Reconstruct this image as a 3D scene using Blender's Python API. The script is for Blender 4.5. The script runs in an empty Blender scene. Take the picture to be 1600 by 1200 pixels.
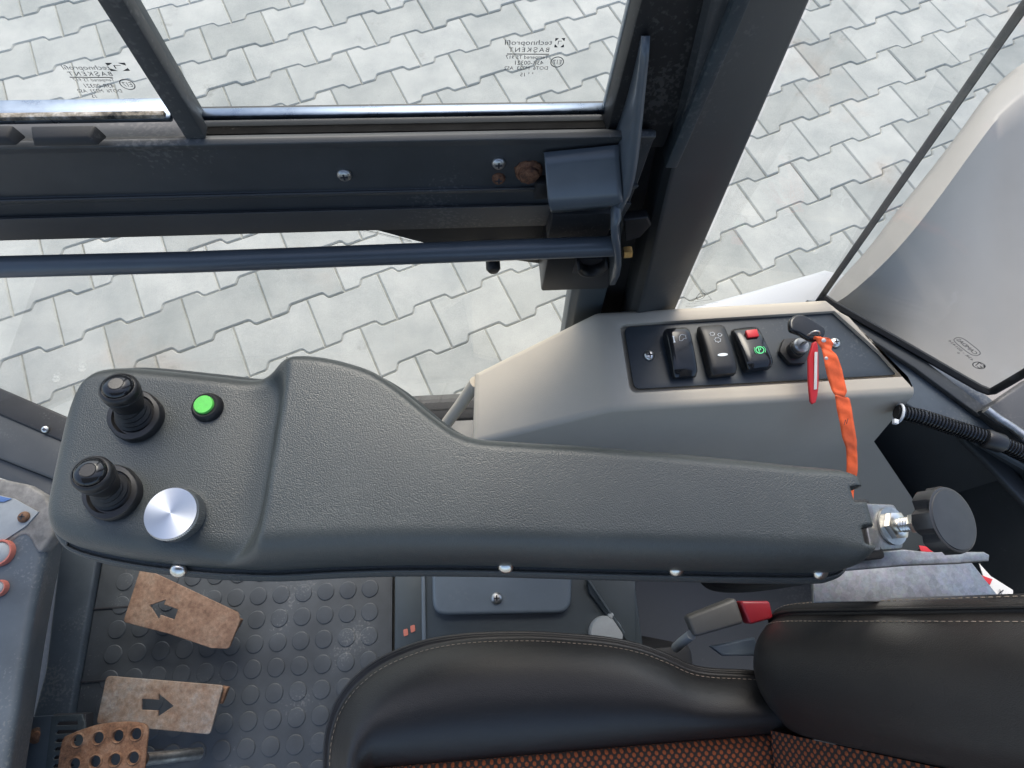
import bpy, bmesh, math, random
from mathutils import Vector, Matrix
random.seed(7)
sc = bpy.context.scene
COL = sc.collection
R = math.radians

# ------------------------------------------------------------------ camera
F, TH, RO, PSI, HC = 912.0, R(20.88), R(7.15), R(10.4), 1.70
_r0, _u0, _f0 = Vector((1,0,0)), Vector((0,math.cos(TH),math.sin(TH))), Vector((0,math.sin(TH),-math.cos(TH)))
_rz = Matrix.Rotation(-PSI, 3, 'Z')
CR = _rz @ (_r0*math.cos(RO) + _u0*math.sin(RO))
CU = _rz @ (_u0*math.cos(RO) - _r0*math.sin(RO))
CF = _rz @ _f0
CAM = Vector((0,0,HC))
cd = bpy.data.cameras.new('camera'); cam = bpy.data.objects.new('camera', cd); COL.objects.link(cam)
cd.sensor_width = 36; cd.lens = F/1600*36; cd.clip_start = .02; cd.clip_end = 500
M3 = Matrix((CR, CU, -CF)).transposed()
cam.matrix_world = Matrix.Translation(CAM) @ M3.to_4x4()
sc.camera = cam

# ------------------------------------------------------------------ world, sun, exposure
SUN_EL, SUN_AZ = R(50), R(-3)          # azimuth measured from +Y towards -X
w = bpy.data.worlds.new('World'); sc.world = w; w.use_nodes = True
nt = w.node_tree; bg = nt.nodes['Background']
sky = nt.nodes.new('ShaderNodeTexSky'); sky.sky_type = 'NISHITA'; sky.sun_disc = False
sky.sun_elevation = SUN_EL; sky.sun_rotation = -SUN_AZ
sky.air_density = 1.0; sky.dust_density = 3.2; sky.ozone_density = 1.0
nt.links.new(sky.outputs[0], bg.inputs[0]); bg.inputs[1].default_value = .15
sl = bpy.data.lights.new('sun', 'SUN'); sl.energy = 1.0; sl.angle = R(34); sl.color = (1,.94,.86)
so = bpy.data.objects.new('sun', sl); COL.objects.link(so)
sdir = Vector((-math.sin(SUN_AZ)*math.cos(SUN_EL), math.cos(SUN_AZ)*math.cos(SUN_EL), math.sin(SUN_EL)))
so.rotation_euler = sdir.to_track_quat('Z','Y').to_euler(); so.location = (0,0,8)
vs = sc.view_settings; vs.view_transform = 'Standard'; vs.look = 'None'; vs.gamma = 1; vs.exposure = 1.15
vs.use_curve_mapping = False

# ------------------------------------------------------------------ measuring helpers (photo point -> place at a given height / depth)
def ray(px, py): return CR*(px-800) + CU*(600-py) + CF*F
def P(px, py, z):
    d = ray(px,py); return CAM + d*((z-HC)/d.z)
def PY(px, py, y):
    d = ray(px,py); return CAM + d*(y/d.y)
def PX(px, py, x):
    d = ray(px,py); return CAM + d*(x/d.x)
def PP(px, py, o, n):
    d = ray(px,py); return CAM + d*((o-CAM).dot(n)/d.dot(n))

# ------------------------------------------------------------------ materials
def mat(name, col, rough=.5, metal=0, spec=.5, var=0, vscale=8, vcol=None, bump=None, rvar=0, coat=0, speck=0, obj_coord=True):
    m = bpy.data.materials.new(name); m.use_nodes = True
    n = m.node_tree.nodes; l = m.node_tree.links; b = n['Principled BSDF']
    b.inputs['Base Color'].default_value = (*col,1); b.inputs['Roughness'].default_value = rough
    b.inputs['Metallic'].default_value = metal; b.inputs['Specular IOR Level'].default_value = spec
    if coat: b.inputs['Coat Weight'].default_value = coat; b.inputs['Coat Roughness'].default_value = .15
    geo = n.new('ShaderNodeNewGeometry'); pos = geo.outputs['Position']
    cur = None
    if var:
        t = n.new('ShaderNodeTexNoise'); t.inputs['Scale'].default_value = vscale; t.inputs['Detail'].default_value = 6; t.inputs['Roughness'].default_value = .65
        l.new(pos, t.inputs['Vector'])
        rp = n.new('ShaderNodeValToRGB'); l.new(t.outputs['Fac'], rp.inputs[0])
        rp.color_ramp.elements[0].position = .32; rp.color_ramp.elements[1].position = .68
        v2 = vcol if vcol else tuple(min(1,c*(1+var)) for c in col)
        v1 = col if vcol else tuple(c*(1-var) for c in col)
        rp.color_ramp.elements[0].color = (*v1,1); rp.color_ramp.elements[1].color = (*v2,1)
        cur = rp.outputs[0]
        if rvar:
            mr = n.new('ShaderNodeMapRange'); l.new(t.outputs['Fac'], mr.inputs[0])
            mr.inputs[1].default_value=.3; mr.inputs[2].default_value=.7
            mr.inputs[3].default_value = max(.03,rough-rvar); mr.inputs[4].default_value = min(1,rough+rvar)
            l.new(mr.outputs[0], b.inputs['Roughness'])
    if speck:
        t = n.new('ShaderNodeTexNoise'); t.inputs['Scale'].default_value = 260; t.inputs['Detail'].default_value = 3
        l.new(pos, t.inputs['Vector'])
        t2 = n.new('ShaderNodeTexNoise'); t2.inputs['Scale'].default_value = 9; l.new(pos, t2.inputs['Vector'])
        mu = n.new('ShaderNodeMath'); mu.operation='MULTIPLY'; l.new(t.outputs['Fac'],mu.inputs[0]); l.new(t2.outputs['Fac'],mu.inputs[1])
        rp = n.new('ShaderNodeMapRange'); l.new(mu.outputs[0],rp.inputs[0]); rp.inputs[1].default_value=.34; rp.inputs[2].default_value=.42; rp.inputs[4].default_value=speck
        mx = n.new('ShaderNodeMix'); mx.data_type='RGBA'; l.new(rp.outputs[0], mx.inputs[0])
        if cur: l.new(cur, mx.inputs[6])
        else: mx.inputs[6].default_value = (*col,1)
        mx.inputs[7].default_value = (.35,.34,.32,1); cur = mx.outputs[2]
    if cur: l.new(cur, b.inputs['Base Color'])
    if bump:
        prev = None
        for kind, scale, dist, strength in bump:
            if kind == 'leather':
                wv = n.new('ShaderNodeTexNoise'); wv.inputs['Scale'].default_value = scale*.6; l.new(pos, wv.inputs['Vector'])
                va = n.new('ShaderNodeVectorMath'); va.operation='MULTIPLY_ADD'
                l.new(wv.outputs['Color'], va.inputs[0]); va.inputs[1].default_value = (1.3/scale,)*3; l.new(pos, va.inputs[2])
                t = n.new('ShaderNodeTexVoronoi'); t.feature='SMOOTH_F1'; t.inputs['Scale'].default_value = scale
                t.inputs['Smoothness'].default_value=.35
                l.new(va.outputs[0], t.inputs['Vector']); o = t.outputs['Distance']; inv=True
            else:
                t = n.new('ShaderNodeTexNoise'); t.inputs['Scale'].default_value = scale; t.inputs['Detail'].default_value = 4
                l.new(pos, t.inputs['Vector']); o = t.outputs['Fac']; inv=False
            bp = n.new('ShaderNodeBump'); bp.inputs['Distance'].default_value = dist; bp.inputs['Strength'].default_value = strength
            bp.invert = inv
            l.new(o, bp.inputs['Height'])
            if prev: l.new(prev, bp.inputs['Normal'])
            prev = bp.outputs[0]
        l.new(prev, b.inputs['Normal'])
    return m

def glass_mat(name, tint=(.97,.985,.975)):
    m = bpy.data.materials.new(name); m.use_nodes = True
    n = m.node_tree.nodes; l = m.node_tree.links; n.remove(n['Principled BSDF'])
    tr = n.new('ShaderNodeBsdfTransparent'); tr.inputs[0].default_value = (*tint,1)
    gl = n.new('ShaderNodeBsdfGlossy'); gl.inputs['Roughness'].default_value = .02
    fr = n.new('ShaderNodeFresnel'); ge = n.new('ShaderNodeNewGeometry'); io = n.new('ShaderNodeMapRange'); l.new(ge.outputs['Backfacing'], io.inputs[0]); io.inputs[3].default_value = 1.33; io.inputs[4].default_value = 1/1.33; l.new(io.outputs[0], fr.inputs[0])
    mx = n.new('ShaderNodeMixShader'); l.new(fr.outputs[0], mx.inputs[0]); l.new(tr.outputs[0], mx.inputs[1]); l.new(gl.outputs[0], mx.inputs[2])
    l.new(mx.outputs[0], n['Material Output'].inputs[0])
    return m

def rust_mat(name, a, b_, c, sc1=22, rough=.8, mix=.5):
    m = bpy.data.materials.new(name); m.use_nodes = True
    n = m.node_tree.nodes; l = m.node_tree.links; b = n['Principled BSDF']
    geo = n.new('ShaderNodeNewGeometry')
    t = n.new('ShaderNodeTexNoise'); t.inputs['Scale'].default_value=sc1; t.inputs['Detail'].default_value=9; t.inputs['Roughness'].default_value=.72
    t2 = n.new('ShaderNodeTexNoise'); t2.inputs['Scale'].default_value=sc1*7; t2.inputs['Detail'].default_value=6; t2.inputs['Roughness'].default_value=.7
    for q in (t,t2): l.new(geo.outputs['Position'], q.inputs['Vector'])
    rp = n.new('ShaderNodeValToRGB'); l.new(t.outputs['Fac'], rp.inputs[0])
    e = rp.color_ramp.elements; e[0].position=.34; e[0].color=(*a,1); e[1].position=.66; e[1].color=(*c,1)
    x = e.new(mix); x.color=(*b_,1)
    mx = n.new('ShaderNodeMix'); mx.data_type='RGBA'; mx.blend_type='MULTIPLY'; mx.inputs[0].default_value=.8
    l.new(rp.outputs[0], mx.inputs[6])
    r2 = n.new('ShaderNodeValToRGB'); l.new(t2.outputs['Fac'], r2.inputs[0]); r2.color_ramp.elements[0].position=.3; r2.color_ramp.elements[0].color=(.45,.42,.4,1); r2.color_ramp.elements[1].position=.7; r2.color_ramp.elements[1].color=(1.25,1.2,1.15,1)
    l.new(r2.outputs[0], mx.inputs[7]); l.new(mx.outputs[2], b.inputs['Base Color'])
    b.inputs['Roughness'].default_value=rough
    bp = n.new('ShaderNodeBump'); bp.inputs['Distance'].default_value=.0012; bp.inputs['Strength'].default_value=.7
    l.new(t2.outputs['Fac'], bp.inputs['Height']); l.new(bp.outputs[0], b.inputs['Normal'])
    return m

def paver_mat():
    m = bpy.data.materials.new('paver_concrete'); m.use_nodes = True
    n = m.node_tree.nodes; l = m.node_tree.links; b = n['Principled BSDF']
    geo = n.new('ShaderNodeNewGeometry'); oi = n.new('ShaderNodeObjectInfo')
    def noise(s, d=5, r=.6):
        t = n.new('ShaderNodeTexNoise'); t.inputs['Scale'].default_value=s; t.inputs['Detail'].default_value=d; t.inputs['Roughness'].default_value=r
        l.new(geo.outputs['Position'], t.inputs['Vector']); return t
    def ramp(src, p0, c0, p1, c1):
        r = n.new('ShaderNodeValToRGB'); l.new(src, r.inputs[0]); e = r.color_ramp.elements
        e[0].position=p0; e[0].color=(*c0,1); e[1].position=p1; e[1].color=(*c1,1); return r.outputs[0]
    def mul(a, b_, f=1):
        x = n.new('ShaderNodeMix'); x.data_type='RGBA'; x.blend_type='MULTIPLY'; x.inputs[0].default_value=f
        l.new(a, x.inputs[6]); l.new(b_, x.inputs[7]); return x.outputs[2]
    rnd = n.new('ShaderNodeMath'); rnd.operation='ADD'; l.new(geo.outputs['Random Per Island'], rnd.inputs[0]); l.new(oi.outputs['Random'], rnd.inputs[1])
    fr = n.new('ShaderNodeMath'); fr.operation='FRACT'; l.new(rnd.outputs[0], fr.inputs[0])
    base = ramp(fr.outputs[0], 0, (.33,.34,.32), 1, (.445,.45,.425))
    c = mul(base, ramp(noise(5.5,6,.62).outputs['Fac'], .3,(.80,.82,.82),.7,(1.12,1.11,1.09)))
    c = mul(c, ramp(noise(420,3,.7).outputs['Fac'], .3,(.84,.84,.84),.7,(1.1,1.1,1.1)))
    c = mul(c, ramp(noise(4.6,8,.72).outputs['Fac'], .62,(1,1,1),.76,(.55,.54,.52)))
    c = mul(c, ramp(noise(2.3,4,.55).outputs['Fac'], .60,(1,1,1),.74,(1.06,.94,.88)))
    l.new(c, b.inputs['Base Color']); b.inputs['Roughness'].default_value=.85; b.inputs['Specular IOR Level'].default_value=.25
    bp = n.new('ShaderNodeBump'); bp.inputs['Distance'].default_value=.0015; bp.inputs['Strength'].default_value=.5
    l.new(noise(300,5,.7).outputs['Fac'], bp.inputs['Height']); l.new(bp.outputs[0], b.inputs['Normal'])
    return m

def fabric_mat():
    m = bpy.data.materials.new('woven_fabric'); m.use_nodes = True
    n = m.node_tree.nodes; l = m.node_tree.links; b = n['Principled BSDF']
    uv = n.new('ShaderNodeUVMap'); mp = n.new('ShaderNodeMapping'); l.new(uv.outputs[0], mp.inputs[0])
    mp.inputs['Rotation'].default_value=(0,0,R(45))
    v = n.new('ShaderNodeTexVoronoi'); v.voronoi_dimensions='2D'; v.inputs['Scale'].default_value=165; v.inputs['Randomness'].default_value=.06
    l.new(mp.outputs[0], v.inputs['Vector'])
    rp = n.new('ShaderNodeValToRGB'); l.new(v.outputs['Distance'], rp.inputs[0]); e = rp.color_ramp.elements
    e[0].position=.26; e[0].color=(.27,.078,.033,1); e[1].position=.40; e[1].color=(.035,.028,.026,1)
    ns = n.new('ShaderNodeTexNoise'); ns.inputs['Scale'].default_value=900; l.new(uv.outputs[0], ns.inputs['Vector'])
    r2 = n.new('ShaderNodeMapRange'); l.new(ns.outputs['Fac'], r2.inputs[0]); r2.inputs[3].default_value=.4; r2.inputs[4].default_value=1.4
    mx = n.new('ShaderNodeMix'); mx.data_type='RGBA'; mx.blend_type='MULTIPLY'; mx.inputs[0].default_value=1
    l.new(rp.outputs[0], mx.inputs[6]); l.new(r2.outputs[0], mx.inputs[7]); l.new(mx.outputs[2], b.inputs['Base Color'])
    b.inputs['Roughness'].default_value=.9; b.inputs['Specular IOR Level'].default_value=.2
    bp = n.new('ShaderNodeBump'); bp.inputs['Distance'].default_value=.0015; bp.invert=True; l.new(v.outputs['Distance'], bp.inputs['Height']); l.new(bp.outputs[0], b.inputs['Normal'])
    return m

def brushed_mat():
    m = bpy.data.materials.new('turned_aluminium'); m.use_nodes = True
    n = m.node_tree.nodes; l = m.node_tree.links; b = n['Principled BSDF']
    b.inputs['Base Color'].default_value=(.58,.60,.62,1); b.inputs['Metallic'].default_value=1; b.inputs['Roughness'].default_value=.38
    b.inputs['Anisotropic'].default_value=.8
    tg = n.new('ShaderNodeTangent'); tg.direction_type='RADIAL'; tg.axis='Z'; l.new(tg.outputs[0], b.inputs['Tangent'])
    return m

def galv_mat():
    m = bpy.data.materials.new('galvanised_steel'); m.use_nodes = True
    n = m.node_tree.nodes; l = m.node_tree.links; b = n['Principled BSDF']
    geo = n.new('ShaderNodeNewGeometry')
    t = n.new('ShaderNodeTexNoise'); t.inputs['Scale'].default_value=34; t.inputs['Detail'].default_value=11; t.inputs['Roughness'].default_value=.85; l.new(geo.outputs['Position'], t.inputs['Vector'])
    rp = n.new('ShaderNodeValToRGB'); l.new(t.outputs['Fac'], rp.inputs[0]); e=rp.color_ramp.elements
    e[0].position=.33; e[0].color=(.20,.185,.165,1); e[1].position=.67; e[1].color=(.40,.41,.41,1)
    v = n.new('ShaderNodeTexVoronoi'); v.inputs['Scale'].default_value=210; l.new(geo.outputs['Position'], v.inputs['Vector'])
    mx = n.new('ShaderNodeMix'); mx.data_type='RGBA'; mx.blend_type='OVERLAY'; mx.inputs[0].default_value=.15
    l.new(rp.outputs[0], mx.inputs[6]); l.new(v.outputs['Color'], mx.inputs[7])
    hs = n.new('ShaderNodeHueSaturation'); hs.inputs['Saturation'].default_value=.25; l.new(mx.outputs[2], hs.inputs['Color'])
    l.new(hs.outputs[0], b.inputs['Base Color']); b.inputs['Metallic'].default_value=.85; b.inputs['Roughness'].default_value=.42
    return m

SLATE = (.044,.056,.064)
M = dict(
 paver = paver_mat(),
 joint = mat('joint_sand',(.26,.26,.225),.95,var=.35,vscale=60,spec=.2),
 slate = mat('slate_paint',SLATE,.42,var=.12,vscale=14,rvar=.06,speck=.12,bump=[('noise',900,.0003,.25)]),
 slate_dark = mat('dark_slate_paint',(.043,.046,.048),.46,var=.15,vscale=9,rvar=.08,speck=.08),
 rail = mat('anodised_rail',(.045,.048,.051),.5,var=.15,vscale=12,speck=.15),
 tube = mat('bar_paint',(.082,.096,.110),.30,var=.08,vscale=20,bump=[('noise',1200,.0002,.2)]),
 black = mat('black_rubber',(.012,.012,.013),.6,var=.2,vscale=30,speck=.1),
 blackp = mat('black_plastic',(.014,.014,.015),.42,var=.15,vscale=30,bump=[('noise',1600,.0002,.3)]),
 knob = mat('knob_plastic',(.030,.030,.031),.34,var=.2,vscale=60),
 matte = mat('matte_black_rubber',(.010,.010,.010),.95,spec=.06,var=.3,vscale=40,speck=.12),
 gloss = mat('gloss_black_plastic',(.012,.013,.015),.13,bump=[('noise',1500,.0001,.15)]),
 seal = mat('glazing_seal',(.010,.010,.011),.5),
 arm = mat('grained_armrest',(.047,.054,.053),.35,spec=.55,var=.10,vscale=9,rvar=.07,speck=.03,bump=[('leather',980,.0004,.6),('noise',1800,.00015,.25)]),
 armlow = mat('armrest_tray',(.045,.053,.055),.5,bump=[('leather',520,.0006,.6)]),
 cream = mat('console_plastic',(.44,.39,.315),.5,var=.05,vscale=6,bump=[('noise',900,.0004,.5)],speck=.05),
 panel = mat('switch_plate',(.030,.038,.046),.42,var=.1,vscale=14,bump=[('noise',1500,.0002,.3)],speck=.1),
 hood = mat('moulded_hood',(.33,.312,.285),.42,var=.06,vscale=5,speck=.12),
 white = mat('white_body_paint',(.40,.42,.45),.3),
 leather = mat('seat_leather',(.0175,.0165,.016),.40,spec=.5,var=.1,vscale=10,bump=[('leather',950,.0004,.5),('noise',22,.004,.25)]),
 thread = mat('stitch_thread',(.33,.27,.21),.8),
 fabric = fabric_mat(),
 dial = brushed_mat(),
 chrome = mat('zinc_screw',(.75,.72,.66),.28,metal=1),
 steel = mat('dull_steel',(.45,.45,.44),.4,metal=1,var=.3,vscale=90),
 brass = mat('brass_bolt',(.62,.38,.14),.4,metal=1,var=.3,vscale=200),
 galv = galv_mat(),
 alu = mat('aluminium_channel',(.17,.21,.27),.34,metal=1,var=.1,vscale=60,rvar=.12),  # blue of the reflected sky is tinted into the base colour
 grime = rust_mat('grime',(.03,.028,.025),(.30,.27,.22),(.65,.63,.6),70,.8),
 rust = rust_mat('rusty_plate',(.155,.09,.06),(.235,.15,.105),(.28,.21,.16)),
 rust2 = rust_mat('worn_rusty_plate',(.19,.115,.075),(.25,.20,.165),(.28,.29,.29),18),
 rust3 = rust_mat('dark_rust',(.09,.047,.028),(.20,.105,.06),(.27,.175,.12),40),
 rustbolt = rust_mat('rusted_bolt',(.06,.025,.015),(.16,.07,.035),(.26,.13,.07),160),
 rubber_mat = mat('floor_rubber',(.050,.058,.068),.55,var=.3,vscale=9,rvar=.08,speck=.22),
 dash = mat('dash_paint',(.075,.092,.110),.45,var=.25,vscale=7,speck=.2),
 dashgrey = rust_mat('dusty_grey',(.14,.145,.145),(.185,.185,.18),(.24,.235,.225),9,.7),
 greylid = mat('grey_lid',(.13,.16,.19),.4,var=.1,vscale=12,speck=.1),
 cap = mat('grey_cap',(.30,.32,.33),.5,var=.12,vscale=30),
 buckle = mat('buckle_grey',(.075,.072,.066),.5,bump=[('noise',1300,.0002,.3)],var=.1,vscale=40),
 red = mat('red_plastic',(.55,.025,.03),.4),
 redb = mat('buckle_red',(.24,.012,.02),.4),
 redcap = mat('salmon_ring',(.48,.15,.11),.55),
 orange = mat('orange_strap',(.84,.125,.03),.6,var=.10,vscale=60,bump=[('noise',120,.0015,.4)]),
 green = mat('green_button',(.13,.62,.10),.4,var=.1,vscale=200,bump=[('noise',900,.0003,.4)]),
 ink = mat('black_ink',(.03,.03,.035),.6),
 inkgrey = mat('grey_ink',(.10,.10,.10),.6),
 icon = mat('icon_white',(.75,.78,.8),.5),
 icong = mat('icon_green',(.12,.75,.28),.5),
 paper = mat('paper_label',(.66,.64,.6),.7,var=.08,vscale=40),
 tie = mat('white_tie',(.62,.64,.66),.5),
 sticker = mat('blue_sticker',(.10,.18,.38),.4),
 glass = glass_mat('clear_glass'),
 glass2 = glass_mat('smoked_glass',(.90,.92,.92)),
)

# ------------------------------------------------------------------ object helpers
WL = {}
def put(name, me, m, parent=None, smooth=True, angle=38, center=True):
    if m is not None and not me.materials: me.materials.append(M[m] if isinstance(m,str) else m)
    if len(me.polygons):
        me.polygons.foreach_set('use_smooth', [smooth]*len(me.polygons))
        if smooth: me.set_sharp_from_angle(angle=R(angle))
    o = bpy.data.objects.new(name, me); COL.objects.link(o)
    c = Vector((0,0,0))
    if center and len(me.vertices):
        lo = Vector([min(v.co[k] for v in me.vertices) for k in range(3)]); hi = Vector([max(v.co[k] for v in me.vertices) for k in range(3)])
        c = Vector(((lo.x+hi.x)/2,(lo.y+hi.y)/2,lo.z)); me.transform(Matrix.Translation(-c))
    o.location = c; WL[o] = c
    if parent is not None:
        o.parent = parent; o.matrix_parent_inverse = Matrix.Translation(-WL[parent])
    return o
def tag(o, label, cat=None, group=None, kind=None):
    if label: o['label'] = label
    if cat: o['category'] = cat
    if group: o['group'] = group
    if kind: o['kind'] = kind
    return o
def thing(name, label, cat, loc, group=None):
    o = bpy.data.objects.new(name, None); COL.objects.link(o); o.empty_display_size = .03
    o.location = loc; WL[o] = Vector(loc); return tag(o, label, cat, group)
def mesh(name, vs, fs, m, parent=None, bevel=0, seg=3, smooth=True, angle=38, uvs=None):
    me = bpy.data.meshes.new(name); me.from_pydata([tuple(v) for v in vs], [], fs); me.validate()
    bm = bmesh.new(); bm.from_mesh(me); bmesh.ops.recalc_face_normals(bm, faces=bm.faces)
    if bevel:
        es = [e for e in bm.edges if len(e.link_faces)==2 and e.calc_face_angle(0) > R(12)]
        bmesh.ops.bevel(bm, geom=es, offset=bevel, offset_type='OFFSET', segments=seg, profile=.5, affect='EDGES', clamp_overlap=True)
    bm.to_mesh(me); bm.free()
    return put(name, me, m, parent, smooth, angle)
def round_poly(pts, r, n=5):
    out=[]; N=len(pts)
    for i in range(N):
        a,b,c = Vector(pts[i-1]),Vector(pts[i]),Vector(pts[(i+1)%N])
        rr = r[i] if isinstance(r,(list,tuple)) else r
        u=(a-b); v=(c-b)
        if rr<=0 or u.length<1e-9 or v.length<1e-9: out.append(b); continue
        ang=u.angle(v)
        if ang>R(172): out.append(b); continue
        t=min(rr/math.tan(ang/2), u.length*.48, v.length*.48)
        p0=b+u.normalized()*t; p1=b+v.normalized()*t
        for k in range(n+1):
            s=k/n; out.append(p0*(1-s)**2+b*2*s*(1-s)+p1*s*s)
    return out
def newell(pts):
    n=Vector((0,0,0))
    for i in range(len(pts)):
        a,b=pts[i],pts[(i+1)%len(pts)]
        n+=Vector(((a.y-b.y)*(a.z+b.z),(a.z-b.z)*(a.x+b.x),(a.x-b.x)*(a.y+b.y)))
    return n.normalized()
def plate(name, pts, thick, m, parent=None, bevel=.0015, holes=(), radius=0, res=2, up=None, angle=38):
    """closed outline in space -> flat plate whose face on the camera's side passes through the outline"""
    pts=[Vector(p) for p in pts]; c=sum(pts,Vector())/len(pts); n=newell(pts)
    ref = up if up is not None else (CAM-c)
    if n.dot(ref)<0: n=-n
    ex=(pts[1]-pts[0]); ex=(ex-n*ex.dot(n)).normalized(); ey=n.cross(ex)
    def to2(L): return [Vector(((p-c).dot(ex),(p-c).dot(ey),0)) for p in L]
    loops=[round_poly(to2(pts),radius) if radius else to2(pts)]+[to2([Vector(q) for q in h]) for h in holes]
    cu=bpy.data.curves.new(name,'CURVE'); cu.dimensions='2D'; cu.fill_mode='BOTH'
    cu.extrude=max(thick/2-bevel,1e-5); cu.bevel_depth=bevel; cu.bevel_resolution=res; cu.offset=-bevel
    for L in loops:
        sp=cu.splines.new('POLY'); sp.points.add(len(L)-1); sp.use_cyclic_u=True
        for q,p in zip(sp.points,L): q.co=(p.x,p.y,0,1)
    ob=bpy.data.objects.new('tmp',cu); me=bpy.data.meshes.new_from_object(ob); bpy.data.objects.remove(ob); bpy.data.curves.remove(cu)
    me.materials.clear(); me.name=name
    o_=c-n*(thick/2)
    me.transform(Matrix(((ex.x,ey.x,n.x,o_.x),(ex.y,ey.y,n.y,o_.y),(ex.z,ey.z,n.z,o_.z),(0,0,0,1))))
    bm=bmesh.new(); bm.from_mesh(me); bmesh.ops.remove_doubles(bm,verts=bm.verts,dist=1e-6); bm.to_mesh(me); bm.free()
    return put(name,me,m,parent,angle=angle)
def frame_of(axis):
    a=Vector(axis).normalized(); t=Vector((1,0,0)) if abs(a.x)<.8 else Vector((0,1,0))
    x=(t-a*t.dot(a)).normalized(); return x,a.cross(x),a
def lathe(name, prof, org, axis, m, parent=None, n=32, rmod=None, angle=38, ref=None):
    x,y,a=frame_of(axis)
    if ref is not None: x=(Vector(ref)-a*Vector(ref).dot(a)).normalized(); y=a.cross(x)
    org=Vector(org); vs=[]; fs=[]
    for (r,h) in prof:
        for k in range(n):
            t=2*math.pi*k/n; rr=r*(rmod(t,h) if rmod else 1)
            vs.append(org+a*h+x*rr*math.cos(t)+y*rr*math.sin(t))
    for i in range(len(prof)-1):
        for k in range(n): fs.append((i*n+k,i*n+(k+1)%n,(i+1)*n+(k+1)%n,(i+1)*n+k))
    fs.append(tuple(range(n))[::-1]); fs.append(tuple((len(prof)-1)*n+k for k in range(n)))
    return mesh(name,vs,fs,m,parent,angle=angle)
def spline(pts, n=8, closed=False):
    pts=[Vector(p) for p in pts]; out=[]; N=len(pts)
    for i in range(N if closed else N-1):
        g=(lambda k: pts[k%N]) if closed else (lambda k: pts[min(max(k,0),N-1)])
        a,b,c,d=g(i-1),g(i),g(i+1),g(i+2)
        for k in range(n):
            t=k/n; out.append(.5*((2*b)+(c-a)*t+(2*a-5*b+4*c-d)*t*t+(3*b-a-3*c+d)*t**3))
    if not closed: out.append(pts[-1])
    return out
def tube(name, pts, r, m, parent=None, n=12, closed=False, rf=None):
    pts=[Vector(p) for p in pts]; N=len(pts); vs=[]; fs=[]
    prev=None
    for i,p in enumerate(pts):
        a=pts[(i-1)%N] if (closed or i>0) else p; b=pts[(i+1)%N] if (closed or i<N-1) else p
        t=(b-a).normalized()
        if prev is None: x,y,_=frame_of(t)
        else: x=(prev-t*prev.dot(t)).normalized(); y=t.cross(x)
        prev=x; rr=r*(rf(i) if rf else 1)
        for k in range(n):
            q=2*math.pi*k/n; vs.append(p+x*rr*math.cos(q)+y*rr*math.sin(q))
    for i in range(N if closed else N-1):
        j=(i+1)%N
        for k in range(n): fs.append((i*n+k,i*n+(k+1)%n,j*n+(k+1)%n,j*n+k))
    if not closed: fs+= [tuple(range(n))[::-1], tuple((N-1)*n+k for k in range(n))]
    return mesh(name,vs,fs,m,parent,angle=60)
def loft(name, rows, m, parent=None, closed=False, caps=False, angle=50, uvs=None, smooth=True):
    nr=len(rows); nc=len(rows[0]); vs=[p for r_ in rows for p in r_]; fs=[]
    for i in range(nr-1):
        for k in range(nc if closed else nc-1):
            k2=(k+1)%nc; fs.append((i*nc+k,i*nc+k2,(i+1)*nc+k2,(i+1)*nc+k))
    if caps: fs+=[tuple(range(nc))[::-1], tuple((nr-1)*nc+k for k in range(nc))]
    me=bpy.data.meshes.new(name); me.from_pydata([tuple(v) for v in vs],[],fs)
    if uvs:
        fl=[q for r_ in uvs for q in r_]; ul=me.uv_layers.new(name='UVMap')
        for lp in me.loops: ul.data[lp.index].uv=fl[lp.vertex_index]
    bm=bmesh.new(); bm.from_mesh(me); bmesh.ops.recalc_face_normals(bm,faces=bm.faces); bm.to_mesh(me); bm.free()
    return put(name,me,m,parent,smooth,angle)
def box(name, c, ex, ey, ez, m, parent=None, bevel=.001, seg=2):
    c,ex,ey,ez=map(Vector,(c,ex,ey,ez))
    vs=[c+ex*i+ey*j+ez*k for k in(-.5,.5) for j in(-.5,.5) for i in(-.5,.5)]
    return mesh(name,vs,[(0,1,3,2),(4,6,7,5),(0,4,5,1),(2,3,7,6),(0,2,6,4),(1,5,7,3)],m,parent,bevel,seg)
def extrude_x(name, prof, x0, x1, m, parent=None, bevel=.0008):
    n=len(prof); vs=[(x0,y,z) for y,z in prof]+[(x1,y,z) for y,z in prof]
    fs=[(k,(k+1)%n,n+(k+1)%n,n+k) for k in range(n)]+[tuple(range(n))[::-1],tuple(range(n,2*n))]
    return mesh(name,vs,fs,m,parent,bevel,1)
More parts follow.
